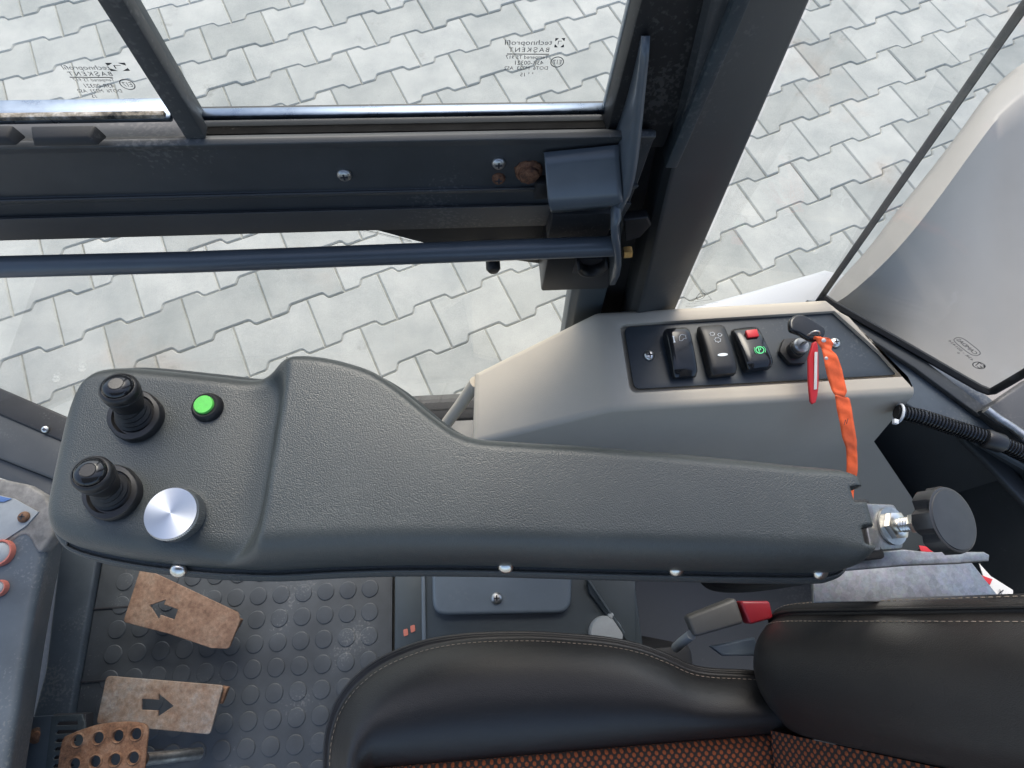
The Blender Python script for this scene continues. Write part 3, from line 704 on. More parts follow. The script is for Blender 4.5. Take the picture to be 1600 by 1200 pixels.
# ------------------------------------------------------------------ side console with switches
con=thing('side_console','beige grey moulded side console carrying the black switch plate','console',(.3,.28,.55))
ZC=.97
T1,T2,T2b,T3,T4=P(932,486,ZC),P(1292,466,ZC),P(1320,488,ZC),P(1432,612,ZC),P(958,640,ZC)
L1,L2=P(742,582,.885),P(738,694,.885)
H1,H2,H3,H4=P(968,507,ZC),P(1304,486,ZC),P(1417,588,ZC),P(985,614,ZC)
dz=Vector((0,0,-.013)); h_=[H1,H2,H3,H4]
B1,B2=Vector((T1.x,T1.y,.60)),Vector((T2.x,T2.y,.60))
N3=P(1366,690,.86); N3b=P(1440,800,.78); N3c=P(1460,880,.60); N4=P(985,800,.58); N2=P(735,800,.58); L1b=Vector((L1.x,L1.y,.58)); T2c=P(1420,640,.60)
vs=[T1,T2,T2b,T3,T4,L1,L2,H1,H2,H3,H4]+[p+dz for p in h_]
iN=len(vs); vs+=[N3,N3b,N3c,N4,N2,L1b,Vector((T1.x,T1.y,.58)),Vector((T2b.x+.01,T2b.y,.58))]
fs=[(0,1,8,7),(1,2,8),(2,3,9,8),(3,4,10,9),(4,0,7,10),(7,8,12,11),(8,9,13,12),(9,10,14,13),(10,7,11,14),(11,12,13,14),
    (5,0,4,6),                         # sloping front face
    (4,3,iN),(4,iN,iN+1,iN+2,iN+3),(6,4,iN+3,iN+4),   # near face
    (5,6,iN+4,iN+5),                   # front end
    (0,5,iN+5,iN+6),(1,0,iN+6,iN+7),(2,1,iN+7),(3,2,iN+7,iN),(iN,iN+7,iN+2,iN+1)]
me=bpy.data.meshes.new('housing'); me.from_pydata([tuple(v) for v in vs],[],fs)
bm=bmesh.new(); bm.from_mesh(me); bmesh.ops.recalc_face_normals(bm,faces=bm.faces)
bm.verts.ensure_lookup_table(); bm.edges.ensure_lookup_table()
def bev(pairs,off,seg):
    es=[]
    for a,b in pairs:
        e=bm.edges.get((bm.verts[a],bm.verts[b]))
        if e: es.append(e)
    return es
hv=bev([(7,11),(10,14)],0,0)
big=bev([(0,4),(4,3),(4,6),(5,0),(0,1),(5,6),(1,2)],0,0)
bmesh.ops.bevel(bm,geom=hv,offset=.010,offset_type='OFFSET',segments=5,profile=.5,affect='EDGES',clamp_overlap=True)
big=[e for e in big if e.is_valid]
bmesh.ops.bevel(bm,geom=big,offset=.012,offset_type='OFFSET',segments=5,profile=.5,affect='EDGES',clamp_overlap=True)
es=[e for e in bm.edges if len(e.link_faces)==2 and e.calc_face_angle(0)>R(25)]
bmesh.ops.bevel(bm,geom=es,offset=.0025,offset_type='OFFSET',segments=2,profile=.5,affect='EDGES',clamp_overlap=True)
bm.to_mesh(me); bm.free()
put('housing',me,'cream',con,angle=50)
e_=.0025
plate('switch_plate',[P(975,511,ZC-.006),P(1303,489,ZC-.006),P(1412,585,ZC-.006),P(991,608,ZC-.006)],.003,'panel',con,.0006,radius=.010)
tube('console_pipe',[P(744,597,.87),P(720,632,.80),P(690,672,.72)],.010,'cream',con,14)
for px,py in ((1014,556),(1304,536)):
    screw('screw',P(px,py,ZC-.0058),(0,0,1),.0075,'chrome',con)
# rocker switches
def rocker(name, pts, m, tip, label):
    """pts: outline of the top cap in the photo (far-left, far-right, near-right, near-left)"""
    zt=ZC+.012
    q=[P(x,y,zt) for x,y in pts]; c=sum(q,Vector())/4
    ex=((q[1]-q[0])+(q[2]-q[3])).normalized(); ey=((q[0]-q[3])+(q[1]-q[2])); L=ey.length/2; ey=(ey-ex*ey.dot(ex)).normalized(); wd=(q[1]-q[0]).length
    rows=[]; n=15
    for i in range(n):
        t=-1+2*i/(n-1); yy=t*L/2
        hgt=tip*t*.004 + .0035*(1-t*t)                     # curved cap
        endf=(1-abs(t)**10)**.5
        wv=wd/2*(.90+.10*endf); z0=-.013
        row=[]
        for s,hh in ((-1,z0),(-1.0,-.004),(-.97,-.0012),(-.86,.0006),(-.5,.0012),(0,.0015),(.5,.0012),(.86,.0006),(.97,-.0012),(1.0,-.004),(1,z0)):
            z=hh if hh<=-.012 else (hgt+hh-(1-endf)*.004)
            row.append(c+ex*wv*s+ey*yy+Vector((0,0,z)))
        rows.append(row)
    o=loft(name,rows,m,con,caps=True,angle=45)
    if label: o['label']=label
    hz=lambda s,t: c+ex*wd/2*s+ey*t*L/2+Vector((0,0,tip*t*.004+.0035*(1-t*t)+.0017+(.0003 if abs(s)<.3 else 0)))
    return o,hz,ex,ey
r1,h1,ex1,ey1=rocker('rocker_switch',[(1040,513),(1078,511),(1091,584),(1052,588)],'gloss',.6,'glossy black rocker with two small symbols')
r2,h2,ex2,ey2=rocker('rocker_switch',[(1096,507),(1137,504),(1148,582),(1108,586)],'blackp',-.6,'black rocker with pale oval lens')
r3,h3,ex3,ey3=rocker('rocker_switch',[(1146,510),(1187,506),(1206,572),(1168,578)],'gloss',-1.3,'black rocker with red lock and green symbol')
for s,t,wd,hh in ((-.55,.45,.0016,.007),):
    c=h1(s,t); box('symbol',c,ex1*wd,ey1*hh,Vector((0,0,.0004)),'icon',r1,0)
    box('symbol',c+ey1*.0042,ex1*.0026,ey1*.0016,Vector((0,0,.0004)),'icon',r1,0); box('symbol',c-ey1*.0042,ex1*.0028,ey1*.0014,Vector((0,0,.0004)),'icon',r1,0)
bp=[h1(-.15,.36),h1(.08,.36),h1(.25,.44),h1(.42,.42),h1(.45,.58),h1(.1,.62),h1(-.1,.52)]
tube('symbol',[p+Vector((0,0,.0002)) for p in bp],.0003,'icon',r1,5,closed=True)
for (s,t,rx) in ((-.25,.55,.0032),(.28,.48,.0028),(0,.28,.0042)):
    c=h2(s,t); pts=[c+ex2*rx*(1+.22*math.sin(7*u))*math.cos(u)+ey2*rx*(1+.22*math.sin(7*u))*math.sin(u)*.8 for u in [2*math.pi*k/24 for k in range(24)]]
    tube('symbol',pts,.0003,'icon',r2,5,closed=True)
c=h2(.05,-.33); vs=[c+ex2*.0072*math.cos(2*math.pi*k/24)+ey2*.0022*math.sin(2*math.pi*k/24)+Vector((0,0,z)) for z in (0,.0004) for k in range(24)]
mesh('lens',vs,[tuple(range(24,48))]+[(k,(k+1)%24,24+(k+1)%24,24+k) for k in range(24)],'icon',r2,smooth=False)
c=h3(.1,.52); 
rl=box('lock_slide',c+Vector((0,0,.0018)),ex3*.0165,ey3*.0115,Vector((0,0,.0055)),'red',r3,.0015)
c=h3(.2,-.28)
ring('symbol',c+Vector((0,0,.0003)),ex3,ey3,.0062,.0056,.0013,'icong',r3)
text('symbol','P',c-ex3*.0022,c+ex3*.0022,'icong',r3,ey3,.0004,1)
for sgn in (-1,1):
    pts=[c+ex3*sgn*.0078*math.cos(u)+ey3*.0070*math.sin(u)+Vector((0,0,.0004)) for u in [R(-40+10*k) for k in range(9)]]
    tube('symbol',pts,.0004,'icong',r3,5)
# ignition lock (part of the console)
ic=P(1238,551,ZC-.005)
def hexr(t,h): 
    u=(t%(math.pi/3))-math.pi/6; return 1/ max(.9,math.cos(u)*1.0)*.97
ign=lathe('ignition_lock',[(.020,0),(.0205,.004),(.0195,.007),(.014,.0075)],ic,(0,0,1),'blackp',con,36,rmod=lambda t,h:hexr(t,h) if h<.0073 else 1)
lathe('barrel',[(.0125,.006),(.0125,.016),(.0115,.018),(.0001,.0181)],ic,(0,0,1),'blackp',ign,28)
lathe('barrel_ring',[(.0100,.018),(.0105,.019),(.0105,.026),(.0085,.028),(.0001,.0281)],ic,(0,0,1),'steel',ign,28)

# ------------------------------------------------------------------ key, ring, tag and strap
kc=ic+Vector((0,0,.027)); key=thing('ignition_key','black headed key in the console ignition lock','key',kc)
box('blade',kc+Vector((0,0,.004)),(.008,.002,0),(-.0006,.0024,0),(0,0,.012),'steel',key,.0004)
zk=ZC+.052
kp=[P(x,y,zk) for x,y in ((1234,507),(1236,497),(1246,491),(1258,492),(1275,502),(1289,512),(1290,522),(1281,531),(1268,531),(1250,521),(1237,516))]
plate('key_head',spline(kp,4,True),.009,'gloss',key,.0035,res=4)
rg=P(1271,524,zk); rp_=[rg+Vector((.0075*math.cos(t),.004*math.sin(t)*.6,.0085*math.sin(t))) for t in [2*math.pi*k/24 for k in range(24)]]
tube('key_ring',rp_,.0009,'chrome',key,8,closed=True)
zt=ZC+.045
tagr=thing('key_tag','slim red plastic key tag with white insert hanging from key ring','key tag',P(1272,580,zt))
tp=[P(x,y,z) for x,y,z in ((1270,536,zk),(1275,533,zk),(1279,540,zk),(1281,560,zk-.005),(1280,600,zk-.02),(1278,618,zk-.026),(1275,629,zk-.03),(1270,632,zk-.03),(1266,628,zk-.03),(1264,600,zk-.02),(1265,560,zk-.005))]
n_=newell(tp); 
tb=plate('tag_body',tp,.005,'red',tagr,.0018,res=3)
ti=[P(x,y,z) for x,y,z in ((1273,550,zk-.0015),(1277.5,550,zk-.0015),(1276.5,608,zk-.022),(1272,609,zk-.022))]
plate('paper_insert',ti,.0006,'paper',tagr,.0001)
stp=thing('key_strap','long creased orange ribbon strap hanging from the key down the console','strap',P(1310,650,.97))
SP=[(1279,531,9,zk+.002),(1284,527,13,zk+.003),(1289,536,15,zk),(1291,545,9,zk-.002),(1297,556,13,zk-.004),(1302,575,15,zk-.010),(1306,592,15,zk-.016),(1311,610,14,zk-.022),(1312,618,9,zk-.025),(1316,623,13,zk-.026),(1319,640,14,zk-.031),(1323,662,13,zk-.040),(1327,685,13,zk-.052),(1330,700,10,zk-.060),(1331,715,10,zk-.068),(1331,735,10,zk-.078),(1329,752,9,zk-.088),(1328,768,7,zk-.097),(1329,786,4,zk-.105)]
rows=[]; ctr=spline([Vector((a,b,0)) for a,b,c_,d in SP],4)
def samp(k): 
    i=min(len(SP)-2,k//4); t=(k%4)/4 if k<4*(len(SP)-1) else 1; return SP[i][2]*(1-t)+SP[i+1][2]*t, SP[i][3]*(1-t)+SP[i+1][3]*t
for k,c_ in enumerate(ctr):
    wd,zz=samp(k); row=[]
    for s in (-1,-.6,-.2,.2,.6,1):
        wob=.0010*math.sin(k*.45+s*1.1)+.0004*math.sin(k*1.3-s*2)
        row.append(P(c_.x+s*wd*.85,c_.y+s*1.0,zz+wob))
    rows.append(row)
so_=loft('ribbon',rows,'orange',stp,angle=180); md=so_.modifiers.new('thick','SOLIDIFY'); md.thickness=.0008
tube('ink_mark',[P(1319,664,zk-.034),P(1321,656,zk-.032),P(1323,662,zk-.034),P(1325,654,zk-.032)],.0004,'ink',stp,5)
lathe('eyelet',[(.0026,0),(.0028,.0005),(.0018,.0007)],P(1287,532,zk+.005),(-.3,-.2,1),'steel',stp,16)
lathe('eyelet',[(.0020,0),(.0022,.0004),(.0014,.0006)],P(1291,560,zk+.0015),(-.3,-.2,1),'steel',stp,16)

# ------------------------------------------------------------------ conduit
cdt=thing('cable_conduit','black corrugated cable conduit tied at the rear cab corner','conduit',P(1500,680,.93))
cp_=spline([P(1400,644,.945),P(1440,652,.948),P(1490,668,.950),P(1545,686,.952),P(1580,700,.950),P(1640,730,.945),P(1700,765,.93)],16)
dense=[]; acc=0; nxt=0; rad=[]
for a,b in zip(cp_,cp_[1:]):
    L_=(b-a).length
    while nxt<acc+L_:
        dense.append(a+(b-a)*((nxt-acc)/L_)); rad.append(1+(.09 if int(nxt/.0022)%2 else -.13)); nxt+=.0011
    acc+=L_
tube('hose',dense,.0105,'gloss',cdt,16,rf=lambda i:rad[i])
c0,c1=P(1537,684,.953),P(1566,694,.952); tube('hose_sleeve',[c0,c0+(c1-c0)*.1,c0+(c1-c0)*.9,c1],.0135,'blackp',cdt,18,rf=lambda i:(.9,1,1,.9)[i])
tc=P(1404,646,.945); td=(P(1440,652,.948)-P(1400,644,.945)).normalized(); tx,ty,_=frame_of(td)
tube('cable_tie',[tc+tx*.013*math.cos(t)+ty*.013*math.sin(t) for t in [2*math.pi*k/20 for k in range(20)]],.0018,'tie',cdt,8,closed=True)
box('tie_head',P(1399,659,.950),td*.006,td.cross(Vector((0,0,1)))*.007,Vector((0,0,.006)),'tie',cdt,.001)

# ------------------------------------------------------------------ control armrest
arm=thing('control_armrest','grained dark grey control armrest with mini levers and dial','armrest',P(760,780,1.16))
ZS=1.205
far_px=[(85,800),(88,775),(96,745),(108,705),(120,668),(133,632),(146,604),(160,587),(182,578),(230,576),(330,583),(395,588),(425,581),(448,568),(470,561),(500,560),(540,566),(580,578),(615,598),(645,621),(680,650),(712,672),(745,683),(800,688),(900,694),(1000,702),(1100,711),(1200,721),(1280,730),(1308,737),(1322,750),(1332,775),(1344,830),(1352,862)]
near_px=[(85,800),(86,815),(90,828),(98,840),(112,850),(140,860),(200,873),(260,881),(330,887),(400,889),(440,888),(520,883),(620,880),(760,881),(900,885),(1050,889),(1200,892),(1300,893),(1330,890),(1346,880),(1352,862)]
def PO(px,py):
    zo=ZS+.026*min(1,max(0,(px-60)/500))+.002; p=P(px,py,zo); p.z=ZS; return p
fw=[PO(v.x,v.y) for v in spline([Vector((a,b,0)) for a,b in far_px],6)]
nw=[PO(v.x,v.y) for v in spline([Vector((a,b,0)) for a,b in near_px],6)]
def resample(L,n):
    d=[0]
    for a,b in zip(L,L[1:]): d.append(d[-1]+(b-a).length)
    return L,d
# parametrise by x: build monotone tables
def table(L):
    t=[]; 
    for p in L:
        if not t or p.x>t[-1][0]+1e-5: t.append((p.x,p.y))
    return t
ft,ntb=table(fw),table(nw)
xl=max(ft[0][0],ntb[0][0]); xr=min(ft[-1][0],ntb[-1][0])
xs=[]
n_st=230
for i in range(n_st+1):
    u=i/n_st; xs.append(xl+(xr-xl)*(u+ -.10*math.sin(2*math.pi*u)/ (2*math.pi)*1.0))
xs=[xl]+[xl+(xs[6]-xl)*k*k/100 for k in range(1,10)]+xs[6:-4]+[xr-(xr-xs[-4])*k*k/36 for k in range(5,-1,-1)]
xs=sorted(set(round(x,6) for x in xs))
NT=64
def xpx(px,py): return P(px,py,1.25).x
x_step_far,x_step_near=xpx(446,600),xpx(396,855)
def arm_h(x,t):
    """height above the seam at station x, cross position t (-1 near .. 1 far)"""
    xs_=x_step_near+(x_step_far-x_step_near)*(t+1)/2
    e6=abs(t)**6; xs_-=.020*e6; wdt=.015+.032*e6
    k=sm((x-xs_)/wdt+.5)
    pad=.0275-.0045*math.exp(-((x-xs_+.022)/.022)**2)*(1-e6); hi=.052
    return pad+(hi-pad)*k
NOTCH=[(P(1325,786,1.25).y,P(1325,764,1.25).y,.013),(P(1338,852,1.25).y,P(1338,826,1.25).y,.015)]
rows=[]
for x in xs:
    yn,yf_=interp(ntb,x),interp(ft,x); mid,hw=(yn+yf_)/2,max(1e-4,(yf_-yn)/2)
    rl=min(.030,hw); el=min(1,(x-xl)/.022); er=min(1,(xr-x)/.006)
    endp=(max(0,1-(1-el)**2.4))**.5*(max(0,1-(1-er)**2.2))**.5
    row=[]
    for k in range(NT+1):
        t=-math.cos(math.pi*k/NT)
        # flat top with round shoulders: shoulder width in metres
        yy=mid+hw*t
        dn,df=yy-yn,yf_-yy
        fx=sm((x-(xr-.05))/.05); sn=.026-.010*fx; sf=.016-.004*fx
        a=min(1,max(0,dn)/min(sn,hw)); b=min(1,max(0,df)/min(sf,hw))
        pr=(1-(1-a)**2.3)**(1/2.3)*(1-(1-b)**2.2)**(1/2.2)
        crown=1+.04*(1-t*t)
        # pad is dished slightly towards the step, far side notch by the step
        z=ZS+arm_h(x,t)*pr*endp*crown
        for ny0,ny1,nx in NOTCH:
            if x>xr-nx and ny0<yy<ny1: z=min(z,ZS+.012)
        row.append(Vector((x,yy,z)))
    rows.append(row)
loft('shell',rows,'arm',arm,angle=180)
# lower tray: follows the same plan, a touch proud on the near side
rows=[]
prof=[(1.0,0,.0),(1.0,.0040,-.0010),(1.0,.0070,-.005),(1.0,.0080,-.012),(1.0,.0070,-.024),(1.0,.002,-.036),(1.0,-.012,-.043)]
outline=nw+fw[::-1][1:-1]
ctr_=sum(outline,Vector())/len(outline); NO=len(outline)
def offset_loop(L,d):
    out=[]
    for i in range(len(L)):
        a,b=L[i-1],L[(i+1)%len(L)]; t=(b-a); t.z=0
        if t.length<1e-7: out.append(L[i].copy()); continue
        t.normalize(); out.append(L[i]+Vector((t.y,-t.x,0))*d)
    return out
for _,d,dz_ in prof:
    rows.append([p+Vector((0,0,dz_)) for p in offset_loop(outline,d)])
loft('tray',rows,'armlow',arm,closed=True,caps=True,angle=60)
tube('piping',[p+Vector((0,0,.0)) for p in offset_loop(nw[20:-6],.0040)],.0014,'arm',arm,8)
for px,py in ((281,882),(790,876),(1055,881),(1279,886)):
    c=P(px,py,ZS+.002); screw('screw',c+Vector((0,-.004,0)),(0,-.72,.7),.0064,'chrome',arm,cross=False)
# levers
def surf(px,py,dz0=.0):
    return P(px,py,ZS+.0283+dz0)
def lever(base,topc,label):
    b=surf(*base); t=P(*topc,ZS+.072); ax=(t-b).normalized()
    o=lathe('lever',[(.0215,-.004),(.0215,.006),(.0205,.0075),(.0165,.008),(.0160,.0055),(.0150,.0055)],b,(0,0,1),'blackp',arm,40,rmod=lambda a,h:.90+.10*min(1,abs(math.cos(a-2.3))*1.25+.05) if h<.0078 else 1)
    o['label']=label
    lathe('boot',[(.0150,.000),(.0148,.006),(.0128,.008),(.0132,.010),(.0112,.0125),(.0116,.0145),(.0096,.017),(.0100,.019),(.0082,.022),(.0001,.0221)],b,(Vector((0,0,1))+ax).normalized(),'black',o,28)
    L=(t-b).length
    gp=[(.0075,L-.036),(.0088,L-.030),(.0120,L-.018),(.0132,L-.010),(.0134,L-.0085),(.0131,L-.0080),(.0136,L-.0070),(.0135,L-.002),(.0122,L),(.0112,L+.0004),(.0110,L-.0008)]
    hnd=lathe('grip',gp,b,ax,'blackp',o,36)
    lathe('grip_cap',[(.0106,L-.001),(.0104,L+.0012),(.0086,L+.0032),(.0054,L+.0042),(.0050,L+.0040),(.0048,L+.0044),(.0001,L+.0044)],b,ax,'gloss',hnd,32)
lever((216,652),(184,604),'upper mini lever')
lever((180,771),(141,738),'lower mini lever')
# green button
b=surf(325,637)
gb=lathe('push_button',[(.0125,-.003),(.0122,.002),(.0110,.005),(.0095,.0062),(.0085,.0058)],b,(0,0,1),'black',arm,36)
lathe('button_cap',[(.0078,.004),(.0078,.0075),(.0072,.0083),(.0001,.0084)],b+Vector((-.0005,.0003,0)),(0,0,1),'green',gb,32)
# dial
b=surf(281,806); nk=84
dl=lathe('dial',[(.0185,-.002),(.0197,.002),(.0197,.0125),(.0190,.0140)],b,(0,0,1),'dial',arm,nk*2,rmod=lambda a,h:1+(.022 if int(round(a/(2*math.pi)*nk*2))%2 else -.0) if .001<h<.013 else 1,angle=20)
lathe('dial_face',[(.0191,.0138),(.0189,.0145),(.010,.01452),(.0001,.01453)],b,(0,0,1),'dial',dl,64)
lathe('set_screw',[(.0022,0),(.0022,.0008),(.0001,.0009)],b+Vector((-.006,-.0188,.006)),(-.3,-.95,0),'ink',dl,12)

# ------------------------------------------------------------------ armrest bracket with grip knob
br=thing('armrest_bracket','galvanised armrest mounting bracket with its black star grip knob','bracket',P(1400,900,1.12))
ax=Vector((.30,-.04,.95)).normalized()
def on_axis_plane(px,py,o): return PP(px,py,o,ax)
wc=P(1392,822,1.20)
plate('swivel_plate',[on_axis_plane(x,y,wc) for x,y in ((1347,786),(1398,788),(1404,800),(1413,858),(1362,862))],.005,'galv',br,.0015,radius=.006)
plate('swivel_web',[P(1340,790,1.185),P(1352,786,1.20),P(1366,862,1.20),P(1338,866,1.185)],.004,'steel',br,.001)
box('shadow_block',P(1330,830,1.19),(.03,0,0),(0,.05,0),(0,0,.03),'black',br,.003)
plate('arm_plate',[P(x,y,1.185) for x,y in ((1342,866),(1412,858),(1450,862),(1538,862),(1547,867),(1546,877),(1500,881),(1420,884),(1300,894),(1300,880))],.006,'galv',br,.0015)
plate('base_plate',[P(x,y,1.10) for x,y in ((1270,900),(1300,880),(1400,880),(1508,868),(1520,880),(1566,938),(1500,939),(1272,942))],.006,'galv',br,.0015)
lathe('washer',[(.0160,0),(.0160,.002),(.008,.0022)],wc+ax*.0004,ax,'steel',br,28)
lathe('lock_nut',[(.0115,.002),(.0120,.003),(.0120,.008),(.010,.009),(.006,.0092)],wc,ax,'chrome',br,6)
lathe('threaded_bolt',[(.0058,.005)]+[(.0058+(.0005 if k%2 else -.0003),.010+k*.0012) for k in range(14)],wc,ax,'chrome',br,18)
lathe('collar_nut',[(.008,.020),(.0085,.021),(.0085,.028),(.008,.029),(.004,.0291)],wc,ax,'chrome',br,6)
ko=wc+ax*.026
kn=lathe('grip_knob',[(.010,0),(.0115,.002),(.0115,.008),(.016,.011),(.0235,.0115),(.0262,.013),(.0262,.024),(.0252,.027),(.0240,.0275)],ko,ax,'knob',br,84,rmod=lambda a,h:1-(.15*max(0,math.cos(7*a))**1.2 if .011<h<.0255 else 0),angle=30)
lathe('knob_face',[(.0236,.0272),(.0230,.0282),(.012,.0286),(.0001,.0287)],ko,ax,'knob',kn,48)
# labels on the rear wall, beside the bracket
lb=thing('wall_label','white and red printed label on dark wall behind bracket','label',P(1545,900,1.05))
plate('label_sheet',[P(x,y,1.05) for x,y in ((1530,880),(1548,900),(1583,922),(1583,945),(1556,960))],.0012,'paper',lb,.0002)
plate('label_red_block',[P(x,y,1.0520) for x,y in ((1532,898),(1551,905),(1547,914),(1537,906))],.0008,'red',lb,.0001)
strip('label_mark',P(1560,928,1.0515),P(1568,922,1.0515),.0012,(0,1,0),'ink',lb); strip('label_mark',P(1562,921,1.0515),P(1566,931,1.0515),.0010,(1,0,0),'ink',lb)
lb2=thing('red_label','small red label on the dark wall behind grip knob','label',P(1450,860,.95))
plate('label_sheet',[P(x,y,1.0) for x,y in ((1436,852),(1462,856),(1466,864),(1440,864))],.0012,'red',lb2,.0002)

# ------------------------------------------------------------------ seat
seat=thing('driver_seat','black leather driver seat with orange flecked woven centre panels','seat',(.1,-.26,.60))
cpx=[(500,1200),(501,1170),(506,1140),(518,1105),(540,1072),(572,1043),(610,1022),(660,1004),(710,995),(760,991),(830,990),(900,994),(960,1000),(1010,1011),(1050,1026),(1085,1042),(1120,1049),(1180,1052),(1250,1058)]
ZQ=.955; edge=[P(a,b,ZQ) for a,b in cpx]; YC=-.27
full=spline(edge,5); mir=[Vector((p.x,2*YC-p.y,p.z)) for p in full[::-1]]
xfm=min(p.x for p in full)
loopc=full+mir; NO=len(loopc); cc=Vector((.08,YC,ZQ))
def scal(s,z,sy=None):
    return [Vector((cc.x+(p.x-cc.x)*s, cc.y+(p.y-cc.y)*(sy if sy else s), z)) for p in loopc]
lev=[(.93,.80),(.97,.86),(.992,.915),(.998,.945),(1.0,.953),(.992,.962),(.985,.960),(.972,.966),(.945,.977),(.90,.988),(.82,.997),(.72,1.0),(.62,.997),(.53,.988),(.46,.976),(.42,.966)]
lev=[((s if s>.9 else .9-(.9-s)*.79),z-.02) for s,z in lev]
def fab(k,z):
    out=[]
    for p in loopc:
        yy=p.y if p.y>YC else 2*YC-p.y
        yf=min(-.160,yy-.05); xf=min(max(p.x,xfm+.055),.40)
        yf=yf if p.y>YC else 2*YC-yf
        out.append(Vector((cc.x+(xf-cc.x)*k,cc.y+(yf-cc.y)*k,z)))
    return out
e9=scal(.9,.968); rows=[scal(s_,z) for s_,z in lev if s_>=.9]
f1=fab(1.0,.948)
for w_,z in ((.15,.975),(.35,.980),(.55,.979),(.72,.972),(.86,.961),(.95,.951),(1.0,.944)):
    rows.append([Vector((a.x+(b.x-a.x)*w_,a.y+(b.y-a.y)*w_,z)) for a,b in zip(e9,f1)])
loft('cushion_bolster',rows,'leather',seat,closed=True,angle=180)
rows=[fab(k,z) for k,z in ((1.003,.942),(.97,.950),(.9,.954),(.7,.956),(.35,.957),(.01,.957))]
loft('cushion_fabric',rows,'fabric',seat,closed=True,angle=180,uvs=[[(p.x,p.y) for p in r_] for r_ in rows])
tube('cushion_piping',[p for p in scal(.998,.936)],.0026,'leather',seat,8,closed=True)
def stitches(name,path,parent,step=.0062,ln=.0040,r=.00042):
    """row of thread stitches along a path, one mesh"""
    vs=[];fs=[]; d=0; nxt=0
    for a,b in zip(path,path[1:]):
        L=(b-a).length
        if L<1e-7: continue
        t=(b-a)/L
        while nxt<d+L:
            c=a+t*(nxt-d); x,y,_=frame_of(t); i0=len(vs)
            for e,rr in ((-ln/2,.5),(-ln*.3,1),(ln*.3,1),(ln/2,.5)):
                for k in range(5):
                    q=2*math.pi*k/5; vs.append(c+t*e+x*r*rr*math.cos(q)+y*r*rr*math.sin(q))
            for m_ in range(3):
                for k in range(5): fs.append((i0+m_*5+k,i0+m_*5+(k+1)%5,i0+(m_+1)*5+(k+1)%5,i0+(m_+1)*5+k))
            nxt+=step
        d+=L
    return tag(mesh(name,vs,fs,'thread',parent),None,None,None,'stuff')
stitches('cushion_stitching',scal(.965,.9505)[:len(full)],seat)
# backrest: sections run across, stations climb the recline
TT=Vector((.32,0,.947)).normalized(); NN=Vector((-TT.z,0,TT.x)); C0=Vector((.309,0,.955))
secF=[(-.153,-.003),(-.17,.0),(-.21,.004),(-.27,.006)]
secB=[(-.06,-.11),(-.016,-.098),(-.004,-.075),(.000,-.05),(-.002,-.032),(-.0055,-.024),(-.009,-.021),(-.013,-.0205),(-.0155,-.016),(-.019,-.008),(-.030,.010),(-.045,.024),(-.066,.032),(-.088,.030),(-.106,.021),(-.121,.008),(-.130,.000),(-.133,-.006)]
YS=-.020
def endf(s,s0,l): 
    u=min(1,max(0,(s-s0)/l)); return (1-(1-u)**2.6)**(1/2.6)
stn=[0,.002,.005,.009,.014,.02,.028,.037,.048,.06,.075,.09,.12,.16,.2,.25,.3,.36,.42,.5,.6,.68,.74,.77,.785,.79]
rows=[];pip=[];st1=[];st2=[]
for s in stn:
    e=endf(s,-.004,.085)*endf(.794-s,0,.08); row=[]
    for (y,f_) in spline([Vector((a,b,0)) for a,b in secB],3) and [(v.x,v.y) for v in spline([Vector((a,b,0)) for a,b in secB],3)]:
        # near the lower end the bolster pulls in towards its middle
        yy=-.075+(y+.075)*(.55+.45*e); ff=-.06+(f_+.06)*(e if f_>-.06 else 1)
        row.append(C0+TT*s+NN*ff+Vector((0,yy+YS,0)))
    rows.append(row)
    pip.append(row[6*3]+NN*.001); st1.append(row[4*3]+Vector((0,.0006,0))+NN*.0004); st2.append(row[9*3]+NN*.0006+Vector((0,.0003,0)))
loft('backrest_bolster',rows,'leather',seat,caps=False,angle=180)
rows2=[[Vector((p.x,2*YC-p.y,p.z)) for p in r_] for r_ in rows]
loft('backrest_bolster',rows2,'leather',seat,angle=180)
tube('backrest_piping',spline(pip,4),.0016,'leather',seat,8)
stitches('backrest_stitching',spline(st2,6),seat); stitches('backrest_stitching',spline(st1,6),seat)
rows=[];uv=[]
for s in stn[3:-2]:
    sec=[(v.x,v.y) for v in spline([Vector((a,b,0)) for a,b in secF],4)]; sec+=[(2*YC-a,b) for a,b in sec[::-1][1:]]
    rows.append([C0+TT*s+NN*f_+Vector((0,y+YS*0,0)) for y,f_ in sec]); uv.append([(y,s) for y,f_ in sec])
loft('backrest_fabric',rows,'fabric',seat,angle=180,uvs=uv)
plate('backrest_shell',[C0+NN*-.10+Vector((0,-.03,0)),C0+NN*-.10+Vector((0,2*YC+.03,0)),C0+TT*.79+NN*-.10+Vector((0,2*YC+.03,0)),C0+TT*.79+NN*-.10+Vector((0,-.03,0))],.02,'black',seat,.004)
box('seat_base',(.08,YC,.69),(.42,0,0),(0,.40,0),(0,0,.24),'black',seat,.01)
